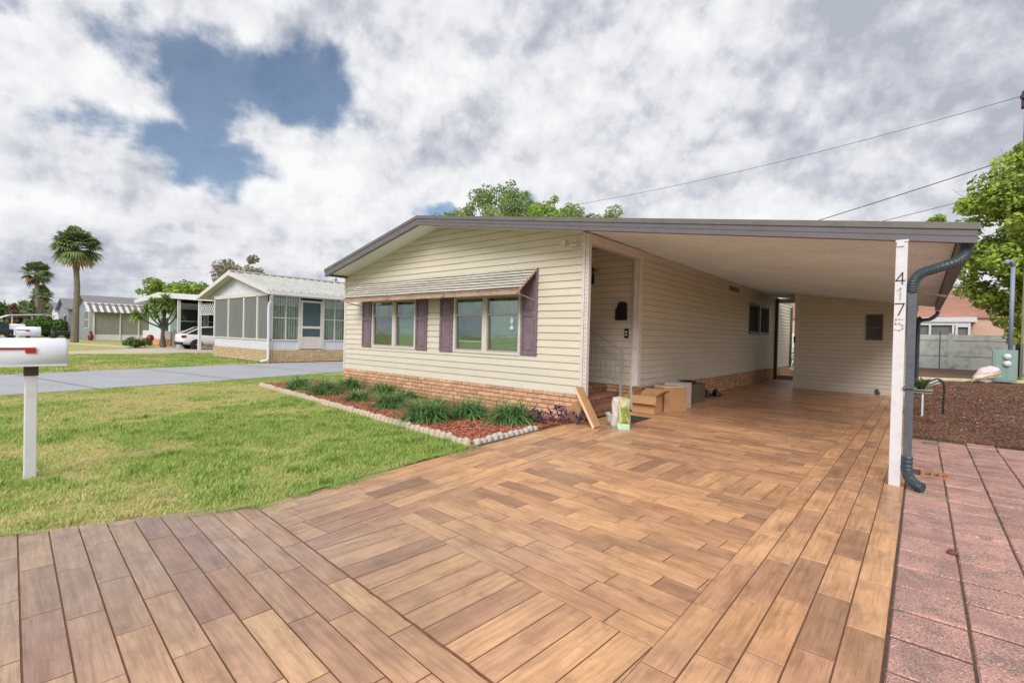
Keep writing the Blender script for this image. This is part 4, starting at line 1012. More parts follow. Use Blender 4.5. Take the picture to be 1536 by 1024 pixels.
q = bxf((-4.03, 9.68), math.radians(62)); MB(q).box(0, .58, 0, .34, 0, .50).build('box_body', m_cardb, b2_, bevel=.004)
MB(q).box(-.001, .581, .15, .20, .499, .5035).build('tape', M('packing_tape', L(206, 184, 150), rough=.3), b2_)
MB(q).box(.0, .5, .0, .33, .504, .53).build('top_sheet', M('pinkish_card', L(222, 194, 180), rough=.8), b2_)
b3 = thing('printed_box', (-4.1, 10.6, 0), 'white box with pink printing tucked behind the plain brown box', 'box')
MB().box(-4.3, -3.90, 10.32, 10.86, 0, .55).build('box_body', m_print, b3, bevel=.005)
MB().box(-4.299, -3.901, 10.32, 10.86, .551, .556).build('box_lid', m_white, b3)
tt = thing('storage_tote', (-4.33, 12.0, 0), 'olive green soft storage tote by the side wall, beyond the boxes', 'storage bag')
MB().box(-4.5, -4.12, 11.6, 12.45, 0, .44).build('tote_body', m_tote, tt, bevel=.02)
MB().box(-4.49, -4.2, 11.7, 12.0, .44, .52).build('tote_contents', m_black, tt, bevel=.02)
for k, (yy, xx) in enumerate(((13.35, -4.38), (13.75, -4.25))):
    sh = thing('garden_shoe', (xx, yy, 0), ['dark shoe by the side wall, nearer the olive tote', 'dark shoe by the side wall, further from the olive tote'][k], 'shoe', 'dark shoes by the side wall')
    mb = MB(); vs = []
    for j, (t, wv, hv) in enumerate(((0, .06, .10), (.12, .08, .16), (.3, .085, .17), (.5, .09, .11), (.75, .10, .08), (.95, .085, .06), (1, .05, .03))):
        for a in range(8):
            th = PI*a/7; vs.append((xx+.09*0+math.cos(th)*wv, yy-.2+t*.42, math.sin(th)*hv*1.2))
    mb.add(vs, [(j*8+a, j*8+a+1, (j+1)*8+a+1, (j+1)*8+a) for j in range(6) for a in range(7)]); mb.build('shoe_upper', m_black, sh, smooth=True)
    MB().box(xx-.10, xx+.10, yy-.2, yy+.2, 0, .02).build('shoe_sole', m_tyre, sh, bevel=.008)

# ------------------------------------------------------------------ planting bed
LP = [(-12.0, 5.85, .54, 'leftmost'), (-10.75, 5.85, .58, 'second from the left'), (-9.25, 5.78, .42, 'small one, third from the left'), (-8.05, 5.78, .56, 'fourth from the left'), (-6.42, 5.36, .64, 'largest and nearest')]
LB = [(-11.3, 6.85, .54, 'leftmost'), (-9.95, 6.92, .5, 'second from the left'), (-8.85, 6.82, .4, 'smallest'), (-7.05, 6.1, .46, 'half hidden behind the largest'), (-6.2, 6.15, .56, 'second from the purple plants'), (-5.35, 6.30, .6, 'beside the purple plants')]
for row, P_ in (('front row', LP), ('back row', LB)):
    for (x, y, hgt, which) in P_:
        t_ = thing('border_grass_clump', (x, y, 0), f'arching green strap-leaved clump, {which}, {row} of the mulch bed', 'plant', 'strap-leaved clumps in the mulch bed', rz=.001)
        V_, F_, R_ = strap_leaves(int(460*hgt/.45), hgt*.65, hgt*1.22, .018, up=(.5, 1.5), droop=1.6, spread=.075*hgt/.4)
        npmesh('foliage', V_, F_, R_, m_liri, t_)
def purple_plant(x, y, hgt, lab, n=9):
    t_ = thing('purple_heart_plant', (x, y, 0), lab, 'plant', 'purple trailing plants along the bed end', rz=.001)
    VV = []; FF = []; RR = []
    for i in range(n):
        th = random.uniform(0, 2*PI); d = random.uniform(0, .2); cx, cy, cz = math.cos(th)*d, math.sin(th)*d, random.uniform(.02, hgt)
        V_, F_, R_ = strap_leaves(7, .08, .16, .032, up=(.0, 1.2), droop=.7, seg=3, spread=.01, seedc=(cx, cy), zb=cz)
        k = len(VV); VV += V_; FF += [tuple(a+k for a in f) for f in F_]; RR += R_
    npmesh('foliage', VV, FF, RR, m_purple, t_)
    mb = MB()
    for i in range(5): th = random.uniform(0, 2*PI); mb.tube([(0, 0, 0), (math.cos(th)*.06, math.sin(th)*.06, hgt*.5), (math.cos(th)*.14, math.sin(th)*.14, hgt)], .006, 5)
    mb.build('stem', m_purple, t_, off=(0, 0, 0))
for x, y, hh, lab, n in ((-6.02, 6.30, .14, 'low purple plant at the foot of the nearest green clumps', 7), (-5.35, 6.85, .20, 'purple plant against the skirt, left of the edging end', 11), (-4.98, 6.62, .24, 'purple plant just behind the white edging end', 12),
                     (-4.78, 6.98, .30, 'tallest purple plant, before the torn cardboard piece', 15), (-4.50, 7.10, .22, 'purple plant at the house corner by the leaning carton', 9)):
    purple_plant(x, y, hh, lab, n)
t_ = thing('dry_tuft', (-5.6, 5.55, 0), 'small straw coloured dry tuft in the red mulch near the edging corner', 'plant', rz=.001)
V_, F_, R_ = strap_leaves(50, .08, .2, .006, up=(.4, 1.5), droop=.6); npmesh('foliage', V_, F_, R_, m_palmdry, t_)

# edging stones: one mesh copied
def stone_mesh():
    mb = MB(); w_, d_, hh = .135, .085, .10; vs = []; n = 9; m = 5
    for j in range(m):
        y = -d_/2+d_*j/(m-1); q_ = 1-.25*abs(j-(m-1)/2)/((m-1)/2)
        for i in range(n+1):
            t = i/n; vs.append((-w_/2+w_*t, y, -.03 if i in (0, n) else hh*q_*(.35+.65*math.sin(PI*t)**.6)))
    fs = [(j*(n+1)+i, j*(n+1)+i+1, (j+1)*(n+1)+i+1, (j+1)*(n+1)+i) for j in range(m-1) for i in range(n)]
    fs += [tuple(range(n, -1, -1)), tuple((m-1)*(n+1)+i for i in range(n+1))]
    mb.add(vs, fs); return mb
def run(a, b, mat, lab, grp, n, hs=1.):
    base = None
    for i in range(n):
        t = (i+.5)/n; x, y = a[0]+(b[0]-a[0])*t, a[1]+(b[1]-a[1])*t
        if base is None:
            base = stone_mesh().build('edging_stone', mat, None, smooth=True); o = base
        else:
            o = base.copy(); COL.objects.link(o)
        o.location = (x+random.uniform(-.008, .008), y+random.uniform(-.008, .008), random.uniform(-.012, .004))
        o.rotation_euler = (random.uniform(-.08, .08), random.uniform(-.1, .1), math.atan2(b[1]-a[1], b[0]-a[0])+random.uniform(-.07, .07)); s_ = math.hypot(b[0]-a[0], b[1]-a[1])/n/.135
        o.scale = (s_*random.uniform(.9, 1.02), random.uniform(.85, 1.1), hs*random.uniform(.85, 1.15)); tag(o, lab, 'edging stone', grp)
run((-13.76, 5.62), (-4.72, 4.70), m_stone, 'low rounded tan concrete edging stone between the lawn and the mulch bed', 'tan edging stones along the lawn', 68, .85)
run((-4.66, 4.74), (-4.74, 6.28), m_stonew, 'chunky white scalloped edging stone between the mulch bed and the tiled drive', 'white edging stones along the drive', 12, .8)

# ------------------------------------------------------------------ mailboxes
def mailbox(x, y, zb, L_, W, H_, label, group, postw=.088, flagdown=True, detail=True):
    t_ = thing('mailbox', (x, y, 0), label, 'mailbox', group)
    prof = [(-W/2, 0), (W/2, 0)]+[(W/2*math.cos(a), H_*.52+H_*.48*math.sin(a)) for a in [PI*i/14 for i in range(15)]]
    k = [(x+a, zb+b) for a, b in prof]; y0, y1 = y-L_/2, y+L_/2
    mb = MB(); r_ = .03
    rings = [(y0, 1.), (y1-r_, 1.), (y1-r_*.3, .965), (y1, .90)]; vs = []; n = len(k)
    for yy, s_ in rings: vs += [(x+a*s_, yy, zb+H_/2+(b-H_/2)*s_ if s_ < 1 else zb+b) for a, b in prof]
    fs = [(j*n+i, j*n+(i+1) % n, (j+1)*n+(i+1) % n, (j+1)*n+i) for j in range(3) for i in range(n)]+[tuple(range(n-1, -1, -1)), tuple(3*n+i for i in range(n))]
    mb.add(vs, fs); bd = mb.build('box_body', m_mbox, t_, smooth=False)
    for p in bd.data.polygons: p.use_smooth = len(p.vertices) == 4 and abs(p.normal.z) < .999
    mb = MB(); mb.prism([(x+a*1.03, zb+H_/2+(b-H_/2)*1.03) for a, b in prof], y0-.012, y0+.01, 'y'); mb.build('door', m_mbox, t_)
    MB().box(x-W/2-.004, x+W/2+.004, y0, y1-.01, zb-.004, zb+.012).build('base_hem', m_mbox, t_)
    mb = MB(); xs_ = x+W/2; zf = zb+H_*.50
    mb.box(xs_+.002, xs_+.008, y-L_*.47, y+L_*.03, zf+.025, zf+.045); mb.box(xs_+.002, xs_+.009, y-L_*.10, y+L_*.045, zf-.01, zf+.045); mb.build('flag', m_red, t_, bevel=.002)
    if detail:
        MB().box(x-.052, x+.052, y-.05, y+.05, zb-.10, zb).build('bracket', m_brown, t_, bevel=.004)
    MB().box(x-postw/2, x+postw/2, y-postw/2, y+postw/2, -.03, zb-.095).build('post', m_white, t_, bevel=.006)
mailbox(-6.70, .565, 1.095, .52, .24, .27, 'nearest white mailbox with a red flag, on a white post in the front lawn', 'white mailboxes')
mailbox(-20.6, 1.66, 1.16, .56, .24, .27, 'white mailbox beside the neighbouring concrete drive, beyond the near mailbox', 'white mailboxes')
mailbox(-36.4, 2.55, 1.22, .56, .24, .28, 'farthest white mailbox, barely showing above the second one', 'white mailboxes')

# ------------------------------------------------------------------ potting table, debris and backyard things
tb = thing('potting_table', (.05, 13.6, 0), 'low pale table with a white leg beside the carport, holding a green plant', 'table')
mb = MB(); mb.box(-.34, .22, 13.45, 13.95, .55, .57); mb.box(-.34, .20, 13.46, 13.94, .50, .525); mb.build('table_top', m_rail, tb, bevel=.004)
for x_, y_ in ((.05, 13.5), (-.3, 13.5), (.05, 13.9), (-.3, 13.9)): MB().box(x_-.016, x_+.016, y_-.016, y_+.016, -.01, .50).build('leg', m_white, tb)
pp_ = thing('tabletop_plant', (.02, 13.7, .57), 'green leafy potted plant on the low table by the rear of the carport', 'plant', rz=.001)
V_, F_, R_ = strap_leaves(90, .12, .3, .03, up=(.4, 1.5), droop=.9, spread=.06, zb=.06); npmesh('foliage', V_, F_, R_, m_leafd, pp_)
MB().lathe([(.06, 0), (.08, .09), (.07, .09)], 12).build('pot', m_black, pp_, off=(0, 0, 0))
fr_o = thing('garden_tool_frame', (.3, 14.2, 0), 'white and black bent metal tube frame standing behind the low table', 'metal frame')
corr([(.16, 14.2, .70), (.28, 14.2, .78), (.38, 14.2, .72), (.41, 14.2, .55), (.40, 14.2, .35), (.40, 14.2, 0)], .02, 6, 30, 0).build('dark_leg', m_black, fr_o)
MB().tube([(.12, 14.15, .66), (.3, 14.15, .76)], .02, 6).tube([(.1, 14.25, .60), (.34, 14.25, .70)], .018, 6).build('white_bar', m_white, fr_o)
br_ = thing('broken_block', (.14, 7.5, 0), 'broken orange hollow clay block sunk between the pavers', 'block')
mb = MB(); ob_ = M('clay_block', L(176, 122, 92), rough=.9, var=.15, scale=9, bump=.5)
for a, b, c_, d in ((.03, .30, 7.36, 7.40), (.03, .30, 7.58, 7.63), (.03, .07, 7.4, 7.58), (.26, .30, 7.4, 7.58), (.12, .15, 7.4, 7.58), (.19, .22, 7.4, 7.58)): mb.box(a, b, c_, d, -.03, .012)
mb.build('block_shell', ob_, br_, bevel=.003)
o = MB().box(.06, .24, 9.72, 9.92, -.01, .02).build('drain_grate', m_drain, bevel=.004); tag(o, 'small grey square grate set in the pavers near the mulch', 'drain')
o = MB().lathe([(.001, .0), (.03, .002), (.032, .015), (.02, .028), (.001, .03)], 10, (0, 0, 0)).build('fallen_cone', M('cone_brown', L(120, 70, 56), rough=.9)); o.location = (.21, 4.75, 0); tag(o, 'small brown seed pod lying on the red pavers', 'seed pod')
o = MB().tube([(-2, 28.6, .04), (.3, 28.4, .04), (1.6, 28.9, .05), (3.5, 30.2, .05), (8, 31, .05)], .08, 6).build('timber_edging', m_timber); tag(o, 'pale weathered edging timber lying across the side yard', 'timber')

me_ = thing('meter_pedestal', (2.72, 29.3, 0), 'green electric meter box with two round white meters before the concrete wall', 'meter box')
MB().box(2.36, 3.12, 29.3, 29.62, .05, 1.42).build('cabinet', m_greenbox, me_, bevel=.015)
MB().box(2.42, 2.74, 29.285, 29.3, .12, 1.35).build('cabinet_door', m_greenbox, me_, bevel=.01)
MB().box(2.80, 3.08, 29.285, 29.3, .12, 1.35).build('meter_panel', m_greenbox, me_, bevel=.01)
for z in (1.14, .84): MB(lambda x, y, z_, z=z: (2.80+x, 29.29-z_, z+y)).lathe([(.13, 0), (.13, .05), (.10, .11), (.04, .13)], 18).build('meter', m_white, me_, smooth=True)
MB().tube([(2.90, 29.5, 1.4), (2.90, 29.5, 5.1)], .075, 10).tube([(2.90, 29.5, 5.0), (2.85, 29.45, 5.2), (2.7, 29.3, 5.2), (2.66, 29.2, 5.08)], .09, 8).build('conduit', m_pipe, me_, smooth=True)
wp = thing('wooden_service_pole', (3.48, 30.6, 0), 'pale old wooden pole beside the green meter box', 'pole')
MB().tube([(3.48, 30.6, 0), (3.47, 30.6, 6.5)], [.17, .14], 10).build('pole_shaft', m_oldwood, wp)
MB().box(3.38, 3.55, 30.38, 30.44, .35, 1.7).build('pole_guard', m_pipe, wp)
db = thing('debris_bag', (2.15, 29.0, 0), 'crumpled white and pink plastic sack lying against the green meter box', 'sack')
mb = MB(); n = 16; m = 12; vs = []
for j in range(m+1):
    t = j/m; c_ = Vector((1.75+.8*t, 28.7+.2*t, .14+.45*t)); rr_ = .27*math.sin(PI*min(max(t*.9+.06, 0), 1))**.6
    for k in range(n):
        th = 2*PI*k/n; q_ = rr_*(1+.22*math.sin(3*th+5*t)+.14*math.sin(7*th-9*t)); vs.append((c_.x-.45*math.sin(th)*q_, c_.y+math.cos(th)*q_, max(.0, c_.z+math.sin(th)*q_*.9)))
mb.add(vs, [(j*n+k, j*n+(k+1) % n, (j+1)*n+(k+1) % n, (j+1)*n+k) for j in range(m) for k in range(n)]+[tuple(range(n-1, -1, -1)), tuple(m*n+k for k in range(n))]); mb.build('sack', M('plastic_sack', L(226, 206, 206), rough=.45, var=.12, scale=8, dirt=L(206, 120, 150), dirt_amt=.5), db, smooth=False)
mb = MB()
for i in range(12): a = random.uniform(-.35, .35); mb.tube([(2.5+random.uniform(-.1, .1), 28.6+a*.4, .4+random.uniform(-.1, .1)), (1.9+a*.6, 28.5+a, .16), (1.45+random.uniform(-.1, .3), 28.4+a, .03)], .015, 5)
o = mb.build('dead_palm_stems', m_timber); tag(o, 'bundle of pale dead palm stems beneath the plastic sack', 'branches')
wl = thing('concrete_wall', (1, 44, 0), 'pale concrete panel wall across the back of the side yard', 'wall')
mb = MB()
for i in range(-7, 9): x = 1.5+i*3.2; mb.box(x+.13, x+3.07, 44, 44.1, 0, 2.3)
mb.build('wall_panel', m_wallc, wl)
mb = MB()
for i in range(-7, 9):
    x = 1.5+i*3.2
    for z in (.85, 1.9): mb.box(x+.13, x+3.07, 43.985, 44.0, z, z+.03)
mb.build('panel_joint', m_drain, wl)
for i in range(-2, 4): x = 1.5+i*3.2; MB().box(x-.13, x+.13, 43.9, 44.15, 0, 2.4).build('wall_post', m_wallc, wl, bevel=.02)
for x in (.95, 7.): o = MB().tube([(x, 43.5, 0), (x, 43.5, 2.55)], .035, 6).build('fence_pipe', m_gutter); tag(o, 'thin grey fence pipe upright before the concrete wall' if x < 2 else 'thin grey fence pipe further right before the concrete wall', 'pole')
o = MB().box(-9, -2.6, 31.0, 31.08, 0, 1.25).build('white_fence', m_white); tag(o, 'white panel fence seen through the gap behind the carport', 'fence')

pk = thing('pink_house', (2, 52, 0), 'pink stucco house with a white framed porch behind the concrete wall', 'house')
MB().box(-12, 8.5, 52.4, 62, 0, 3.9).build('wall', m_pink, pk)
MB().prism([(-12.3, 3.8), (8.6, 3.8), (6.2, 5.9), (1.2, 6.1), (-2, 5.9), (-9, 5.9)], 52.2, 62.4, 'y').build('roof', m_proof, pk)
mb = MB(); mb.box(-1.2, 3.2, 51.2, 52.39, 3.45, 3.82); mb.build('porch_roof', m_white, pk)
mb = MB()
for x in (-.9, .42, 1.8, 2.0, 2.72): mb.box(x, x+.14, 51.3, 51.42, 0, 3.45)
mb.box(-.76, 2.72, 51.32, 51.4, 3.2, 3.45); mb.box(2.14, 2.72, 51.32, 51.4, 3.05, 3.2); mb.build('porch_post', m_white, pk)
for a, b in ((-.76, .42), (.56, 1.8), (2.14, 2.72)):
    w__ = MB().box(a, b, 51.5, 51.54, 1.0, 3.2).build('window', m_scr2, pk)

# ------------------------------------------------------------------ utility pole and cables
up_ = thing('utility_pole', (4.05, 38.0, 0), 'tall dark utility pole rising behind the lime green tree at the right edge', 'pole')
MB().tube([(4.09, 38, 0), (4.05, 38, 15.5)], [.16, .11], 10).build('pole_shaft', m_polew, up_)
MB().box(3.83, 4.2, 37.85, 38.2, 14.6, 15.5).build('insulator_bracket', m_polew, up_, bevel=.02)
MB().box(3.74, 4.3, 37.7, 37.85, 15.05, 15.22).build('cross_arm', m_polew, up_)
fp = thing('far_utility_pole', (-23.9, 35, 0), 'slim far utility pole hidden in the tree behind the house', 'pole')
MB().tube([(-23.9, 35, 0), (-23.9, 35, 12.8)], [.15, .1], 8).build('pole_shaft', m_polew, fp)
def cable(name, a, b, sag, r, label):
    a, b = Vector(a), Vector(b); p = [a.lerp(b, i/24)-Vector((0, 0, sag*4*(i/24)*(1-i/24))) for i in range(25)]
    o = MB().tube(p, r, 5).build(name, m_wire); tag(o, label, 'cable', 'overhead cables')
cable('overhead_cable', (3.8, 38.01, 15.26), (-23.8, 35, 12.9), .5, .015, 'topmost long overhead cable running from the pole to the tree behind the house')
cable('overhead_cable', (5.15, 38.01, 12.35), (-23.91, 38.01, 6.04), .3, .026, 'middle thicker overhead cable slanting down behind the carport roof')
cable('overhead_cable', (4.41, 38.01, 10.45), (-14.71, 38.01, 7.38), .18, .017, 'lowest overhead cable just above the carport fascia')

# ------------------------------------------------------------------ trees
def leaf_cloud(C, R, n, size, flat=1., jit=.5):
    """C (k,3) clump centres, R (k,) radii; n leaves in all"""
    C = np.asarray(C, float); R = np.asarray(R, float); k = len(C)
    wgt = R**2/np.sum(R**2); idx = rng.choice(k, n, p=wgt)
    d = rng.normal(size=(n, 3)); d /= np.linalg.norm(d, axis=1)[:, None]; rad = (.35+.65*rng.random(n)**.5)
    P = C[idx]+d*(R[idx]*rad)[:, None]*np.array([1, 1, flat])
    nrm = d*.55+rng.normal(size=(n, 3))*jit+np.array([0, 0, .5]); nrm /= np.linalg.norm(nrm, axis=1)[:, None]
    t = np.cross(nrm, rng.normal(size=(n, 3))); t /= np.linalg.norm(t, axis=1)[:, None]; b = np.cross(nrm, t)
    s = size*(.6+.8*rng.random(n)); t = t*(s/2)[:, None]; b = b*(s*.30)[:, None]
    V = np.stack([P-t, P-t*.1+b, P+t, P-t*.1-b], 1).reshape(-1, 3)
    F = np.arange(n*4).reshape(-1, 4)
    cr = rng.random(k)
    return V, F, np.clip(cr[idx]*.6+rng.random(n)*.4, 0, 1)
def tree(name, x, y, h0, cz, rx, ry, rz, nclump, cr, nleaf, size, mat, label, cat='tree', group=None, tr=.2, barkm=None, open_=.0, jit=.5, shell=.55, extra=()):
    t_ = thing(name, (x, y, 0), label, cat, group, rz=.001)
    C = []; R = []
    for i in range(nclump):
        d = rng.normal(size=3); d /= np.linalg.norm(d); q_ = shell+(1-shell)*rng.random()
        p = np.array([d[0]*rx*q_, d[1]*ry*q_, cz+d[2]*rz*q_]); C.append(p); R.append(cr*(.55+.8*rng.random()))
    for e_ in extra: C.append(np.array([e_[0]-x, e_[1]-y, e_[2]])); R.append(e_[3] if len(e_) > 3 else cr)
    nclump = len(C)
    V, F, Rr = leaf_cloud(C, R, nleaf, size, .8, jit)
    npmesh('crown', V, F, Rr, mat, t_)
    mb = MB()
    nl = max(4, nclump//9); limbs = []
    top = Vector((0, 0, h0)); mb.tube([(0, 0, 0), (tr*.3, 0, h0*.5), top], [tr*1.25, tr, tr*.8], 8)
    ends = [C[int(i)] for i in rng.choice(nclump, nl, replace=False)]
    for e_ in ends:
        e_ = Vector(e_); m1 = top.lerp(e_, .45)+Vector((0, 0, .12*(e_-top).length)); limbs.append((m1, e_)); mb.tube([top, m1, e_], [tr*.5, tr*.3, tr*.08], 6)
    for c_ in C:
        c_ = Vector(c_); m1, e_ = min(limbs, key=lambda l: (l[0]-c_).length); mb.tube([m1, m1.lerp(c_, .55)+Vector((0, 0, .1)), c_], [tr*.2, tr*.12, tr*.04], 4)
        for _ in range(2):
            q_ = c_+Vector(rng.normal(size=3)*cr*.7); mb.tube([c_, q_], [tr*.05, tr*.02], 3)
    mb.build('trunk', barkm or m_bark, t_, off=(0, 0, 0))
    return t_
# behind the house
tree('laurel_oak', -26.6, 28.5, 5, 10.0, 6.3, 4, 2.9, 150, .62, 24000, .20, m_leafa, 'tall wispy grey-green tree behind the house roof, widest of the three', open_=.5, shell=.5, extra=[(-25.2, 28.5, 12.9, .5), (-24.5, 28.3, 13.3, .4), (-25.8, 28.2, 13.1, .4), (-28, 28.5, 12.6, .55), (-28.9, 28.4, 12.2, .5), (-23.4, 28.5, 12.2, .5), (-30.6, 28.5, 12.0, .5), (-31.8, 28.5, 11.8, .4), (-26.9, 28.5, 12.2, .6), (-24.6, 28.4, 12.4, .6)])
tree('round_tree', -20.3, 28.5, 5, 9.3, 1.9, 2.2, 2.3, 45, .55, 9000, .18, m_leafb, 'denser bright green tree behind the roof, right of the wispy one', shell=.4)
tree('low_tree', -17.0, 28.0, 4.5, 8.8, 2.6, 2.5, 1.6, 40, .55, 6000, .18, m_leafa, 'small tree top peeping over the fascia behind the house, rightmost of the three', shell=.5)
tree('low_tree', -30.6, 28.2, 4.5, 9.7, 2.6, 2.5, 2.0, 40, .5, 4200, .2, m_leafa, 'sparse low tree top behind the roof ridge, leftmost of those behind the house', shell=.5)
# right-hand lime green tree
tree('sweetgum_tree', 6.36, 33.1, 3.0, 6.8, 5.4, 4.0, 4.9, 210, .70, 60000, .23, m_leafr, 'big lime green broad-leaved tree at the right edge behind the side yard', tr=.25, shell=.35, extra=[(2.28, 32.88, 9.42, 0.8), (1.8, 33.0, 8.58, 0.69), (3.0, 33.0, 10.26, 0.8), (3.84, 33.0, 10.86, 0.8), (1.56, 32.88, 7.38, 0.69), (1.5, 32.88, 6.42, 0.57), (1.68, 32.76, 5.22, 0.69), (1.56, 32.76, 4.38, 0.57), (2.4, 32.76, 3.9, 0.69), (3.12, 32.76, 2.94, 0.69), (3.6, 32.76, 2.1, 0.69), (2.52, 32.88, 8.1, 0.92), (2.28, 32.76, 5.94, 0.92), (3.24, 32.4, 4.02, 0.92), (4.08, 32.4, 3.06, 0.92), (4.56, 32.64, 1.98, 0.8), (3.36, 32.4, 5.22, 1.03), (4.32, 32.4, 4.26, 1.03), (5.04, 32.4, 2.82, 1.03), (3.6, 32.4, 7.14, 1.03), (3.12, 32.64, 9.06, 0.92), (4.08, 32.64, 9.78, 1.03)])
tree('small_far_tree', .9, 70, 3, 14.2, 1.5, 1.5, 1.5, 14, .6, 1500, .35, m_leafb, 'distant yellow-green tree tip just above the carport fascia')
# beyond the sunroom
tree('bare_grey_tree', -52, 19.5, 3, 6.5, 3.0, 3, 2.6, 60, .6, 5200, .26, m_leafg, 'half bare greyish tree behind the sunroom roof', shell=.4)
tree('round_tree', -56, 15.0, 2, 4.6, 3.6, 3, 1.6, 45, .7, 6500, .3, m_leafb, 'low yellow-green tree behind the white carport roof')
for i, (x, y, h_, r_, lab) in enumerate(((-118, 4.0, 3.4, 3.2, 'leftmost pale green far tree behind the parked dark car'), (-116, 7.0, 2.8, 2.4, 'far low green tree between the dark car and the palms'), (-122, 12, 3.4, 3.6, 'far green tree behind the two small palms'), (-125, -6, 4, 5, 'far tree beyond the end of the row of houses'))):
    tree('far_tree', x, y, 1.5, h_, r_, r_, r_*.8, 30, 1.1, 2600, .5, m_leafd, lab)
tree('juniper_tree', -110, 7.15, 1.0, 3.0, .55, .55, 2.0, 20, .4, 1400, .3, M('leaf_rust', L(112, 84, 70), rnd=.3), 'thin dark reddish conifer beyond the metal canopy')
o_ = []
def woods(name, pts, h_, n, lab):
    C = []; R = []
    for (a, b) in zip(pts[:-1], pts[1:]):
        l_ = math.hypot(b[0]-a[0], b[1]-a[1]); m_ = max(2, int(l_/3))
        for i in range(m_):
            t = (i+rng.random())/m_; C.append((a[0]+(b[0]-a[0])*t, a[1]+(b[1]-a[1])*t+rng.normal()*2, h_*(.35+.35*rng.random()))); R.append(h_*(.3+.25*rng.random()))
    V, F, Rr = leaf_cloud(C, R, n, 1.1, .9); tag(npmesh(name, V, F, Rr, m_leafd), lab, 'woods', None, 'stuff')
woods('distant_woods', [(-320, -60), (-300, 40), (-250, 160), (-120, 240), (40, 260)], 9, 26000, 'far belt of trees along the horizon')
woods('rear_hedge', [(-60, 62), (-20, 64), (-7, 58)], 4, 9000, 'band of greenery far behind the house')

def bush(name, x, y, rx, ry, h_, n, size, mat, label, group=None, k=26, cr=.35):
    t_ = thing(name, (x, y, 0), label, 'bush', group, rz=.001); C = []; R = []
    for i in range(k):
        th = rng.random()*2*PI; q_ = rng.random()**.5; z_ = h_*(.25+.6*rng.random()*(1-q_*.5)); C.append((math.cos(th)*rx*q_, math.sin(th)*ry*q_, z_)); R.append(cr*h_*(.6+.6*rng.random()))
    V, F, Rr = leaf_cloud(C, R, n, size, .9); V[:, 2] = np.maximum(V[:, 2], 0); npmesh('foliage', V, F, Rr, mat, t_)
    mb = MB()
    for c_ in C[:10]: mb.tube([(0, 0, 0), (c_[0]*.5, c_[1]*.5, c_[2]*.6), c_], [.04*h_, .02*h_, .01*h_], 4)
    mb.build('stem', m_bark, t_, off=(0, 0, 0))
bush('hedge_bush', -83, 8.3, 1.7, 1.9, 2.6, 7000, .3, m_leafd, 'big rounded green bush left of the tallest palm', cr=.3, k=34)
bush('low_shrub', -43.9, 9.1, .9, 1.0, .75, 2600, .12, m_leafd, 'low clipped green shrub at the end of the garden path')
bush('box_shrub', -12.9, 8.6, .35, .3, 1.2, 2000, .07, m_leafd, 'narrow dark green shrub at the far left corner of the cream house')
bush('garden_bush', -4.2, 27.8, .8, .8, 1.6, 1800, .12, m_leafb, 'green bush before the white fence behind the passage')

def palm(x, y, cz, r, n, label, ftr=.2, dry=4, seed=1):
    t_ = thing('cabbage_palm', (x, y, 0), label, 'palm tree', 'palms beyond the grey house', rz=.001)
    random.seed(seed); zt = cz-r*.45
    mb = MB(); pts = [(0, 0, 0), (.12, .05, zt*.3), (.05, .12, zt*.6), (0, 0, zt*.9), (0, 0, zt+.3)]
    mb.tube(pts, [ftr*1.5, ftr*1.1, ftr, ftr*.95, ftr*1.25], 10); mb.build('trunk', m_palmbark, t_, off=(0, 0, 0))
    for matn, mt, cnt, er in (('crown', m_palm, int(n*1.5), (-.95, 1.4)), ('dry_fronds', m_palmdry, dry, (-1.2, -.5))):
        V = []; F = []; R = []
        for i in range(cnt):
            th = random.uniform(0, 2*PI); el = random.uniform(*er); pl = r*random.uniform(.4, .55); fl = r*random.uniform(.5, .66)
            d = Vector((math.cos(th)*math.cos(el), math.sin(th)*math.cos(el), math.sin(el))); c0 = Vector((0, 0, zt+.2))
            hub = c0+d*pl; rr_ = random.random()
            s_ = d.cross(Vector((0, 0, 1))).normalized(); u_ = s_.cross(d).normalized()
            k = len(V); V += [c0-s_*.02, c0+s_*.02, hub+s_*.02, hub-s_*.02]; F.append((k, k+1, k+2, k+3)); R.append(.2)
            m_ = 17
            for j in range(m_):
                a = (j/(m_-1)-.5)*3.6; ld = (d*math.cos(a)+s_*math.sin(a)+u_*(.25-.1*abs(a))).normalized()
                l_ = fl*(1-.12*abs(a))*random.uniform(.9, 1.1); wv = .045*r
                ax = (ld.cross(u_)).normalized()*wv
                mid = hub+ld*l_*.55; tip = hub+ld*l_*.9+Vector((0, 0, -l_*random.uniform(.2, .45)))
                k = len(V); V += [hub, mid-ax, mid+ax, tip]; F += [(k, k+1, k+3, k+2)]; R.append(min(1, max(0, rr_*.7+random.random()*.3)))
        npmesh(matn, [tuple(v) for v in V], F, R, mt, t_)
palm(-57.8, 7.62, 9.25, 2.15, 46, 'tallest cabbage palm, standing alone in front of the grey house', .21, 6, 3)
palm(-112, 10.0, 10.9, 2.35, 40, 'second tallest cabbage palm, left of the tall one', .3, 6, 5)
palm(-113, 10.7, 7.2, 1.9, 26, 'short palm directly under the second tallest palm', .25, 5, 8)
palm(-116, 12.0, 4.2, 1.8, 22, 'low palm to the right of the palm pair, behind the bush', .25, 3, 9)
palm(-112, 8.6, 4.6, 1.6, 20, 'lowest palm to the left of the palm pair', .25, 3, 11)
random.seed(21)
yc_ = thing('yucca_tree', (-44, 10.85, 0), 'small multi-headed yucca tree with sword leaves beside the white carport', 'tree', rz=.001)
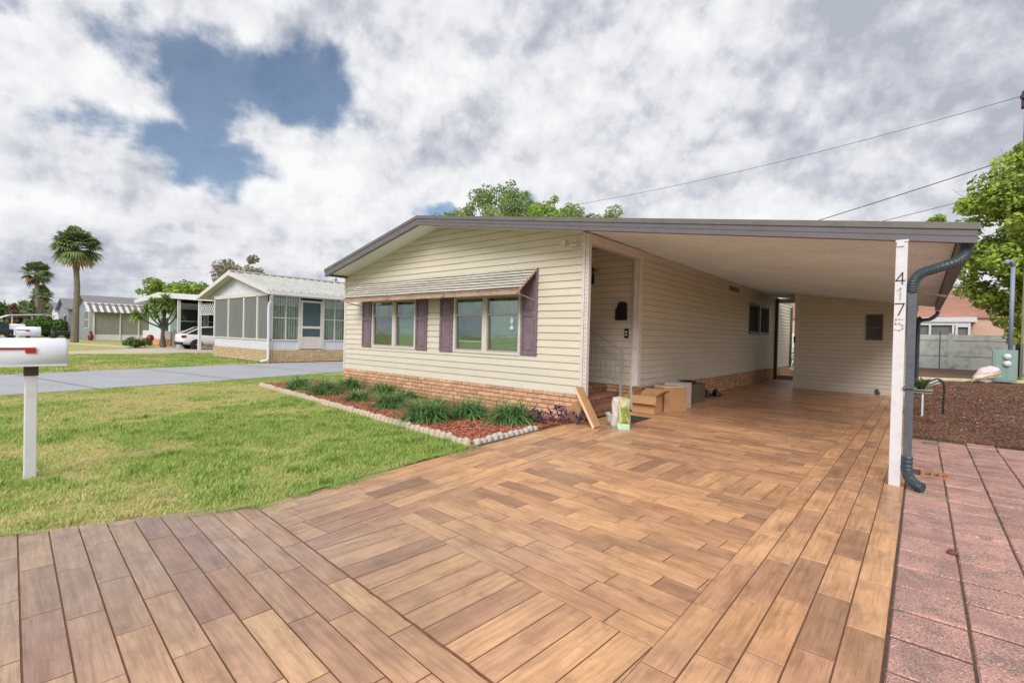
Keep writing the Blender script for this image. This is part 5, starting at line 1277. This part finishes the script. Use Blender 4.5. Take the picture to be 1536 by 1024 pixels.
heads = [(0, .1, 3.6), (-.3, -.6, 3.3), (.2, .6, 3.2), (.1, -1.1, 2.75), (.2, -1.7, 2.35), (-.2, .2, 2.9), (.1, -.5, 2.5), (0, .95, 2.6), (.2, -.1, 3.2)]
VV = []; FF = []; RR = []
for hx, hy, hz_ in heads:
    for i in range(120):
        th = random.uniform(0, 2*PI); el = random.uniform(-.9, 1.4); d = Vector((math.cos(th)*math.cos(el), math.sin(th)*math.cos(el), math.sin(el))); l_ = random.uniform(.5, .8)
        s_ = d.cross(Vector((0, 0, 1)))  .normalized()*.05; c0 = Vector((hx, hy, hz_)); k = len(VV)
        VV += [c0-s_*.5, c0+s_*.5, c0+d*l_*.5+s_, c0+d*l_+Vector((0, 0, -.12)), c0+d*l_*.5-s_]; FF += [(k, k+1, k+2, k+4), (k+4, k+2, k+3, k+3)]; RR += [random.random()]*2
FF = [f if f[2] != f[3] else (f[0], f[1], f[2], f[2]) for f in FF]
mbq = MB(); mbq.v = [tuple(v) for v in VV]; mbq.f = [f if len(set(f)) == 4 else tuple(dict.fromkeys(f)) for f in FF]; mbq.r = RR; mbq.uv = [None]*len(FF); mbq.mi = [0]*len(FF)
mbq.build('crown', m_yucca, yc_, off=(0, 0, 0))
mb = MB(); mb.tube([(0, 0, 0), (0, -.05, 1.0), (0, 0, 1.5)], [.2, .12, .10], 8)
for hx, hy, hz_ in heads: mb.tube([(0, 0, 1.4), (hx*.5, hy*.6, 1.4+(hz_-1.4)*.5), (hx, hy, hz_)], [.07, .05, .045], 6)
mb.build('trunk', m_bark, yc_, off=(0, 0, 0))

# ------------------------------------------------------------------ sunroom house
sh = thing('sunroom_house', (-26.6, 9.78, 0), 'white house with a screened front sunroom, ribbed pale metal roof and yellow brick base', 'house')
X0, X1, Y0, Y1 = -30.2, -23.07, 9.78, 26.
MB().box(X0+.03, X1-.03, Y0+.03, Y1, 0, .58).build('mortar_base', m_mortar, sh)
mb = MB(); bricks(mb, lambda u, n, z: (u, Y0+.03-n, z), X0, X1, 0, .58, .3, .095, th=.03); bricks(mb, lambda u, n, z: (X1-.03+n, u, z), Y0+.03, Y1, 0, .58, .3, .095, th=.03); mb.build('brick_base', m_ybrick, sh)
mb = MB(); mb.box(X0+.05, X1-.05, Y0+.05, Y0+.13, .58, 1.06); mb.box(X1-.13, X1-.05, Y0+.13, 11.24, .58, 1.06); mb.box(X1-.13, X1-.05, 12.42, Y1, .58, 1.06)
mb.box(X0+.05, X0+.13, Y0+.13, Y1, .58, 3.2); mb.box(X1-.13, X1-.05, 13.7, Y1, 1.06, 3.2); mb.box(X0+.05, X1-.05, Y1-.1, Y1, .58, 3.2); mb.build('knee_wall', m_gablew, sh)
mb = MB(); 
for x in (X0, -28.16, -26.14, -24.52, X1-.16): mb.box(x, x+.12 if x > X0+1 else x+.14, Y0, Y0+.1, 1.0, 3.16)
mb.box(X1-.16, X1, Y0, Y0+.16, .58, 3.2); mb.box(X0, X1, Y0, Y0+.1, 3.12, 3.3); mb.box(X0, X1, Y0-.004, Y0+.1, 1.02, 1.08)
for y in (11.15, 12.38, 13.62): mb.box(X1-.1, X1, y, y+.1, .6, 3.2)
mb.box(X1-.1, X1+.003, Y0+.16, 14.6, 3.1, 3.3); mb.box(X1-.1, X1+.004, Y0+.16, 11.15, 1.02, 1.08); mb.box(X1-.1, X1+.004, 12.48, 14.6, 1.02, 1.08)
mb.build('window_post', m_trimw, sh)
for a, b in ((X0+.14, -28.16), (-28.04, -26.14), (-26.02, -24.52), (-24.40, X1-.16)):
    MB().box(a, b, Y0+.05, Y0+.07, 1.08, 3.12).build('window', m_scr2, sh)
for a, b in ((Y0+.16, 11.15), (12.48, 13.62)):
    w_ = MB().box(X1-.045, X1-.03, a, b, 1.08, 3.1).build('window', m_gfar, sh)
    m_ = (a+b)/2; MB().box(X1-.03, X1-.005, m_-.02, m_+.02, 1.08, 3.1).box(X1-.03, X1-.006, a, b, 2.08, 2.11).build('muntin', m_trimw, w_)
    mb = MB(); y = a
    while y < b: mb.add([(X1-.30, y, 1.08), (X1-.24, y+.07, 1.08), (X1-.24, y+.07, 3.1), (X1-.30, y, 3.1)], [(0, 1, 2, 3)]); y += .12
    mb.build('vertical_blind', m_blind, w_)
MB().box(X1-1.2, X1-1.1, Y0+.2, 14.5, .6, 3.2).build('inner_wall', m_gdark, sh)
mb = MB(); a, b = 11.26, 12.38; mb.box(X1-.06, X1+.01, a, a+.1, .62, 3.0); mb.box(X1-.06, X1+.01, b-.1, b, .62, 3.0); mb.box(X1-.06, X1+.01, a+.1, b-.1, 2.9, 3.0); mb.box(X1-.06, X1+.012, a+.1, b-.1, 1.62, 1.74); mb.box(X1-.06, X1-.01, a+.1, b-.1, .62, 1.22)
d_ = mb.build('screen_door', m_trimw, sh); MB().box(X1-.04, X1-.03, a+.1, b-.1, 1.22, 1.62).box(X1-.04, X1-.03, a+.1, b-.1, 1.74, 2.9).build('door_screen', M('door_mesh', L(70, 92, 96), rough=.7), d_)
RX0 = -27.1
MB().prism([(-31.6, 3.22), (RX0, 4.34), (-22.6, 3.25), (-22.95, 3.25), (X0+.0, 3.25)], Y0+.12, Y0+.2, 'y').build('gable', m_gablew, sh)
mb = MB(); yF = Y0-.35
for s_, xe, ze in ((-1, -31.85, 3.18), (1, -22.5, 3.22)):
    mb.prism([(RX0, 4.36), (xe, ze), (xe, ze+.09), (RX0, 4.45)] if s_ < 0 else [(RX0, 4.36), (RX0, 4.45), (xe, ze+.09), (xe, ze)], yF, 26.4, 'y')
rf = mb.build('roof', m_swroof, sh)
mb = MB(); y = yF+.25
while y < 26:
    for xe, ze in ((-31.85, 3.27), (-22.5, 3.31)): mb.add([(RX0, y, 4.45), (RX0, y+.04, 4.45), (xe, y+.04, ze), (xe, y, ze), (RX0, y, 4.50), (RX0, y+.04, 4.50), (xe, y+.04, ze+.05), (xe, y, ze+.05)], [(4, 5, 6, 7), (0, 4, 7, 3), (1, 2, 6, 5)])
    y += .42
mb.box(RX0-.12, RX0+.12, yF, 26.4, 4.47, 4.53); mb.build('roof_rib', m_swroof, rf)
mb = MB(); mb.prism([(RX0, 4.26), (RX0, 4.48), (-22.42, 3.34), (-22.42, 3.14)], yF-.04, yF, 'y'); mb.prism([(RX0, 4.26), (-31.93, 3.10), (-31.93, 3.30), (RX0, 4.48)], yF-.04, yF, 'y'); mb.build('barge_board', m_trimw, rf)
mb = MB(); mb.box(-22.5, -22.36, yF, 26.4, 3.12, 3.27); gt = mb.build('gutter', m_white, rf)
corr([(-22.43, yF+.15, 3.15), (-22.5, yF+.2, 3.02), (-22.85, Y0+.0, 2.85), (-23.0, Y0-.06, 2.6), (-23.0, Y0-.06, 1.4), (-23.0, Y0-.06, .3), (-22.95, Y0-.14, .12), (-23.1, Y0-.35, .06)], .055, 8, 63, 0).build('downspout', m_white, sh)
an = thing('tv_antenna', (-30, 17.0, 0), 'small antenna sticking up behind the sunroom house roof', 'antenna')
MB().tube([(-30, 17, 3.5), (-30, 17, 5.1)], .05, 6).tube([(-30, 16.5, 4.75), (-30, 17.4, 4.8)], .02, 4).tube([(-30, 16.7, 4.95), (-30, 17.2, 4.95)], .02, 4).build('mast', m_black, an)

# ------------------------------------------------------------------ house with the white carport
hc = thing('carport_house', (-48, 12, 0), 'pale teal house whose wide white carport roof shelters a white car', 'house')
MB().box(-54, -47.6, 12.2, 25, .0, 3.6).build('wall', m_teal, hc)
MB().box(-54, -47.4, 11.7, 12.2, 0, .55).build('brick_base', M('orange_brick', L(206, 148, 112), rough=.9, var=.15, scale=4), hc)
MB().box(-54, -47.45, 11.75, 12.2, .55, 1.2).build('lower_panel', m_white, hc)
w_ = MB().box(-50.0, -48.1, 12.12, 12.2, 1.25, 2.3).build('window', m_gdark, hc)
MB().box(-50.1, -48.0, 12.08, 12.12, 2.3, 2.4).build('frame', m_teal, w_)
for a, b, z0, z1 in ((12.9, 14.6, 1.0, 3.1), (15.0, 16.4, 1.0, 3.1), (17.2, 18.4, .3, 3.2)):
    w_ = MB().box(-47.6, -47.52, a, b, z0, z1).build('window', m_carglass, hc)
    MB().box(-47.52, -47.46, a-.12, a, z0-.1, z1+.1).box(-47.52, -47.46, b, b+.12, z0-.1, z1+.1).box(-47.52, -47.46, a, b, z1, z1+.1).box(-47.52, -47.46, a, b, (z0+z1)/2, (z0+z1)/2+.06).build('frame', m_teal, w_)
mb = MB(); rz_ = lambda x: 4.28-(x+46.1)*.058 if x > -47 else 4.33-(-47-x)*.05
mb.prism([(-54.5, rz_(-54.5)-.3), (-47, rz_(-47)-.42), (-34.9, rz_(-34.9)-.36), (-34.9, rz_(-34.9)), (-47, rz_(-47)), (-54.5, rz_(-54.5))], 11.2, 11.32, 'y')
mb.build('fascia', m_white, hc)
mb = MB(); mb.prism([(-54.4, rz_(-54.4)-.16), (-47, rz_(-47)-.16), (-35, rz_(-35)-.16), (-35, rz_(-35)-.03), (-47, rz_(-47)-.03), (-54.4, rz_(-54.4)-.03)], 11.32, 26, 'y'); mb.build('roof', M('roof_under', L(190, 168, 152), rough=.7), hc)
for x in (-38.1, -42.7): MB().box(x-.09, x+.09, 11.4, 11.58, 0, 3.6).build('carport_post', m_white, hc)
MB().box(-47.5, -35, 19, 19.1, 0, 3.2).build('carport_shade_wall', m_lat, hc)  # added dark wall, its green carries the shade under the carport
mb = MB()
for i in range(10):
    for s_ in (-1, 1):
        cx = -37.7+i*.32; mb.obox((cx, 11.5+s_*.008, 2.85), .05, .012, 1.0, 0, pitch=s_*.78)
mb.box(-38.0, -34.8, 11.46, 11.54, 2.42, 2.48); mb.build('lattice_panel', m_white, hc)
ab = thing('white_planter_fence', (-45.5, 12.5, 0), 'low white slatted enclosure between the yucca and the white carport post', 'fence')
mb = MB()
for i in range(12): mb.box(-44.6, -44.5, 11.6+i*.2, 11.74+i*.2, 0, 1.25)
mb.box(-44.62, -44.48, 11.55, 14.0, 1.25, 1.32); mb.build('slat', m_white, ab)

# ------------------------------------------------------------------ cars
def car(name, x, y, yaw, Lg, W, Hh, paint, label, suv=False):
    """nose towards local +x; origin on the ground at the centre"""
    t_ = thing(name, (x, y, 0), label, 'car', rz=yaw)
    l2 = Lg/2
    if suv: low = [(-l2, .55, .95), (-l2+.08, .42, 1.05), (-1.4, .3, 1.08), (0, .26, 1.08), (1.2, .26, 1.05), (l2-.5, .32, .95), (l2-.06, .4, .78), (l2, .5, .68)]
    else: low = [(-l2, .50, 1.02), (-l2+.1, .36, 1.10), (-l2+.55, .28, 1.12), (-.9, .24, 1.04), (.2, .22, 1.0), (1.1, .22, .96), (l2-.45, .3, .80), (l2, .42, .62)]
    mb = MB(); n = 10; vs = []
    for (sx_, zb, zt) in low:
        e_ = min(1, (l2-abs(sx_))/.45+.35)**.5; w2 = W/2*(.80+.2*e_)
        sec = [(-w2*.92, zb), (w2*.92, zb), (w2, zb+(zt-zb)*.35), (w2*.99, zb+(zt-zb)*.7), (w2*.92, zt-.03), (w2*.8, zt), (-w2*.8, zt), (-w2*.92, zt-.03), (-w2*.99, zb+(zt-zb)*.7), (-w2, zb+(zt-zb)*.35)]
        vs += [(sx_, a, b) for a, b in sec]
    m_ = len(low)
    fs = [(j*n+k, (j+1)*n+k, (j+1)*n+(k+1) % n, j*n+(k+1) % n) for j in range(m_-1) for k in range(n)]+[tuple(range(n)), tuple((m_-1)*n+k for k in range(n-1, -1, -1))]
    mb.add(vs, fs); bd = mb.build('body', paint, t_, smooth=True, sub=1, off=(0, 0, 0))
    zr_ = Hh
    if suv: cab = [(-l2+.1, 1.04), (-l2+.45, zr_-.05), (.1, zr_), (.95, zr_-.12), (1.55, 1.05)]
    else: cab = [(-l2+.35, 1.10), (-l2+1.2, zr_-.07), (-.2, zr_), (.6, zr_-.1), (1.5, .97)]
    mb = MB(); vs = []
    for (sx_, z) in cab:
        top = z > 1.2; w2 = W/2*(.72 if top else .86); vs += [(sx_, -w2, z), (sx_, w2, z)]
    for (sx_, z) in ((cab[0][0]+.1, 1.0), (cab[-1][0]-.1, .92)): vs += [(sx_, -W/2*.88, z), (sx_, W/2*.88, z)]
    F2 = [(0, 2, 3, 1), (2, 4, 5, 3), (4, 6, 7, 5), (6, 8, 9, 7), (0, 10, 12, 8, 6, 4, 2), (1, 3, 5, 7, 9, 13, 11), (0, 1, 11, 10), (8, 12, 13, 9)]
    mb.add(vs, F2); mb.build('cabin_glass', m_carglass, t_, off=(0, 0, 0))
    mb = MB()    # roof skin and pillars
    for s_ in (-1, 1):
        for i in range(4):
            a, b = cab[i], cab[i+1]; wa = W/2*((.72 if a[1] > 1.2 else .86)+.012); wb = W/2*((.72 if b[1] > 1.2 else .86)+.012)
            mb.tube([(a[0], s_*wa, a[1]+.005), (b[0], s_*wb, b[1]+.005)], .04, 6)
        mb.tube([(.05 if not suv else -.6, s_*W/2*.74, zr_-.02), (.05 if not suv else -.6, s_*W/2*.88, 1.02)], .04, 6)
    mb.add([(cab[1][0]-.02, -W/2*.72, cab[1][1]+.03), (cab[1][0]-.02, W/2*.72, cab[1][1]+.03), (cab[2][0], W/2*.72, zr_+.035), (cab[2][0], -W/2*.72, zr_+.035), (cab[3][0]+.02, W/2*.72, cab[3][1]+.03), (cab[3][0]+.02, -W/2*.72, cab[3][1]+.03)], [(0, 1, 2, 3), (3, 2, 4, 5)])
    mb.build('roof', paint, t_, smooth=False, off=(0, 0, 0))
    wr = .34 if not suv else .38
    for wx in (-l2+.92, l2-.92):
        for s_ in (-1, 1):
            q_ = lambda a, b, c, wx=wx, s_=s_: (wx+a, s_*(W/2-.19+c), wr+b)
            tw_ = MB(q_).lathe([(wr*.62, 0), (wr*.97, .0), (wr, .04), (wr, .17), (wr*.95, .205), (wr*.66, .21)], 24).build('wheel', m_tyre, t_, smooth=True, off=(0, 0, 0))
            m2 = MB(q_); m2.lathe([(wr*.66, .17), (wr*.64, .19), (wr*.58, .18)], 24)
            for k in range(5):
                a = 2*PI*k/5; m2.add([(math.cos(a-.16)*.05, math.sin(a-.16)*.05, .205), (math.cos(a+.16)*.05, math.sin(a+.16)*.05, .205), (math.cos(a+.13)*wr*.62, math.sin(a+.13)*wr*.62, .195), (math.cos(a-.13)*wr*.62, math.sin(a-.13)*wr*.62, .195)], [(0, 1, 2, 3)])
            m2.lathe([(.06, .19), (.055, .212), (.01, .215)], 12); m2.build('rim', m_rim, tw_, off=(0, 0, 0))
            MB(lambda a, b, c, wx=wx, s_=s_: (wx+a, s_*(W/2-.03+c), wr+b)).lathe([(wr*1.13, 0), (wr*1.13, .033)], 24).build('wheel_arch', m_tyre, t_, off=(0, 0, 0))
    for s_ in (-1, 1):
        MB().box(-l2+.02, -l2+.30, s_*W/2*.80, s_*W/2*.975, .82, 1.0).build('tail_light', m_tail, t_, bevel=.02, off=(0, 0, 0))
        MB().box(l2-.40, l2-.12, s_*W/2*.72, s_*W/2*.93, .62, .76).build('headlight', m_rim, t_, bevel=.02, off=(0, 0, 0))
    MB().box(-l2-.01, -l2+.14, -W*.4, W*.4, .32, .5).build('bumper', m_tyre, t_, bevel=.03, off=(0, 0, 0))
car('parked_car', -40.4, 13.1, PI/2, 4.6, 1.86, 1.62, m_carw, 'white car parked under the white neighbouring carport')
car('parked_car', -76.0, 3.3, PI/2, 4.7, 1.9, 1.75, m_card, 'dark navy car parked far down the street at the left edge', suv=True)

# ------------------------------------------------------------------ grey house with the striped porch awning and the houses beyond
gh = thing('grey_porch_house', (-70, 10, 0), 'grey house with a brown and white striped porch awning behind the tallest palm', 'house')
MB().box(-73.4, -66.4, 10.0, 24, 0, 3.75).prism([(-73.4, 3.75), (-66.4, 3.75), (-69.9, 4.75)], 10, 10.1, 'y').build('wall', m_greyw, gh)
MB().prism([(-73.8, 3.62), (-69.9, 4.72), (-66.0, 3.62), (-66.0, 3.74), (-69.9, 4.84), (-73.8, 3.74)], 9.6, 24.3, 'y').build('roof', m_shing, gh)
w_ = MB().box(-69.4, -67.2, 9.93, 10.0, 1.2, 3.1).build('window', m_teal, gh); MB().box(-69.25, -67.35, 9.9, 9.93, 1.3, 2.1).box(-69.25, -67.35, 9.9, 9.93, 2.2, 3.0).build('pane', m_gfar if False else m_scr2, w_)
MB().box(-66.4, -65.1, 10.0, 15.4, 0, .62).build('knee_wall', m_white, gh)
MB().box(-65.2, -65.12, 10.1, 15.3, .62, 3.1).build('porch_screen', m_taupe, gh)
MB().box(-66.4, -65.2, 10.04, 10.1, .62, 3.1).build('porch_end_screen', m_taupe, gh)
for y in (10.05, 12.2, 13.8, 15.3): MB().box(-65.14, -65.04, y-.05, y+.05, .0, 3.1).build('porch_post', m_white, gh)
mb = MB(); y = 9.45; i = 0
while y < 15.6:
    mb.m = i % 2; mb.add([(-66.45, y, 3.92), (-66.45, y+.26, 3.92), (-64.7, y+.26, 2.98), (-64.7, y, 2.98), (-66.45, y, 3.86), (-66.45, y+.26, 3.86), (-64.7, y+.26, 2.92), (-64.7, y, 2.92)], [(0, 3, 2, 1), (4, 5, 6, 7), (3, 7, 6, 2), (0, 1, 5, 4)]); y += .27; i += 1
mb.m = 0; mb.build('porch_awning', [m_white, M('awning_brown', L(120, 106, 92))], gh)
MB().box(-66.5, -66.4, 9.4, 15.7, 3.9, 3.98).build('awning_rail', m_white, gh)
rd = thing('red_garden_urn', (-64.3, 9.7, 0), 'dark red garden ornament at the foot of the grey house, right of the tall palm', 'urn')
MB().lathe([(.12, 0), (.2, .1), (.26, .4), (.2, .62), (.12, .75), (.16, .82)], 14, (-64.3, 9.7, 0)).build('urn_body', M('red_glaze', L(128, 44, 48), rough=.35), rd, smooth=True)
MB().lathe([(.14, .82), (.05, .98), (.02, 1.05)], 12, (-64.3, 9.7, 0)).build('urn_lid', M('red_glaze_lid', L(110, 40, 44), rough=.4), rd, smooth=True)
rd = thing('red_garden_ball', (-48.2, 11.0, 0), 'small dark red round ornament beside the yucca tree', 'ornament')
MB().lathe([(.1, 0), (.08, .15), (.05, .3), (.2, .42), (.27, .62), (.2, .82), (.05, .9)], 14, (-48.2, 11.0, 0)).build('ball', bpy.data.materials['red_glaze'], rd, smooth=True)
def simple_house(x0, x1, y0, y1, zw, zr, wm, rm, label, win):
    t_ = thing('far_house', ((x0+x1)/2, y0, 0), label, 'house')
    xm = (x0+x1)/2; MB().box(x0, x1, y0, y1, 0, zw).prism([(x0, zw), (x1, zw), (xm, zr)], y0, y0+.1, 'y').build('wall', wm, t_)
    MB().prism([(x0-.4, zw-.12), (xm, zr-.02), (x1+.4, zw-.12), (x1+.4, zw), (xm, zr+.12), (x0-.4, zw)], y0-.4, y1+.3, 'y').build('roof', rm, t_)
    for a, b, s_ in win:
        w_ = (MB().box(x1, x1+.06, a, b, 1.1, 2.7) if s_ == 'x' else MB().box(a, b, y0-.06, y0, 1.1, 2.7)).build('window', m_gdark, t_)
        (MB().box(x1+.06, x1+.1, a-.1, b+.1, 2.7, 2.8).box(x1+.06, x1+.1, (a+b)/2-.04, (a+b)/2+.04, 1.1, 2.7) if s_ == 'x' else MB().box(a-.1, b+.1, y0-.1, y0-.06, 2.7, 2.8)).build('frame', m_white, t_)
simple_house(-89.5, -82, 10.2, 24, 3.6, 4.9, m_greyw, m_shing, 'grey gabled house just left of the tallest palm trunk', [(11, 12.6, 'x'), (-85, -83.5, 'y')])
simple_house(-104, -97.5, 11.0, 24, 3.5, 4.8, m_gablew, m_shing, 'small pale gabled house beyond the grey gabled one', [(12, 13.5, 'x')])
simple_house(-140, -131, 9, 24, 3.2, 4.6, m_teal, m_swroof, 'farthest low pale house behind the green bush', [(11, 13, 'x')])
mt = thing('parked_motorcycle', (-71.5, 8.2, 0), 'small dark covered motorcycle parked before the grey gabled house', 'motorcycle')
MB().lathe([(.2, .1), (.32, .3), (.3, .6), (.1, .8)], 10, (-71.5, 7.8, 0)).build('front_cover', m_black, mt); MB().obox((-71.5, 8.5, .62), .4, 1.1, .5, 0).build('seat_cover', m_black, mt, bevel=.15)
for yy in (7.7, 8.9): MB(lambda a, b, c, yy=yy: (-71.5-.06+c, yy+a, .3+b)).lathe([(.2, 0), (.3, .02), (.3, .1), (.2, .12)], 16).build('wheel', m_tyre, mt)
cn = thing('metal_canopy', (-90, 6.5, 0), 'pale metal vehicle canopy on thin posts behind the second mailbox', 'canopy')
MB().prism([(4.6, 2.15), (5.4, 2.55), (8.4, 2.75), (9.6, 2.6), (9.6, 2.7), (8.4, 2.88), (5.4, 2.68), (4.6, 2.25)], -93, -87, 'x').build('canopy_roof', m_gablew, cn)
for x, y in ((-87.2, 5.6), (-87.2, 7.4), (-87.2, 9.4), (-92.8, 5.0), (-92.8, 9.4)): MB().tube([(x, y, 0), (x, y, 2.5)], .07, 6).build('post', m_white, cn)
tr_ = thing('white_boat', (-86.5, 5.9, 0), 'low white trailer boat under the far metal canopy', 'boat')
MB().prism([(4.9, .9), (7.6, .9), (7.9, 1.25), (4.7, 1.35)], -87.5, -85.5, 'x').build('hull', m_white, tr_, bevel=.1)
MB().box(-87.2, -85.8, 5.2, 6.4, 1.3, 1.45).build('deck', m_screen, tr_)
MB().box(-87.3, -85.7, 5.4, 7.4, .3, .9).build('trailer', m_screen, tr_)
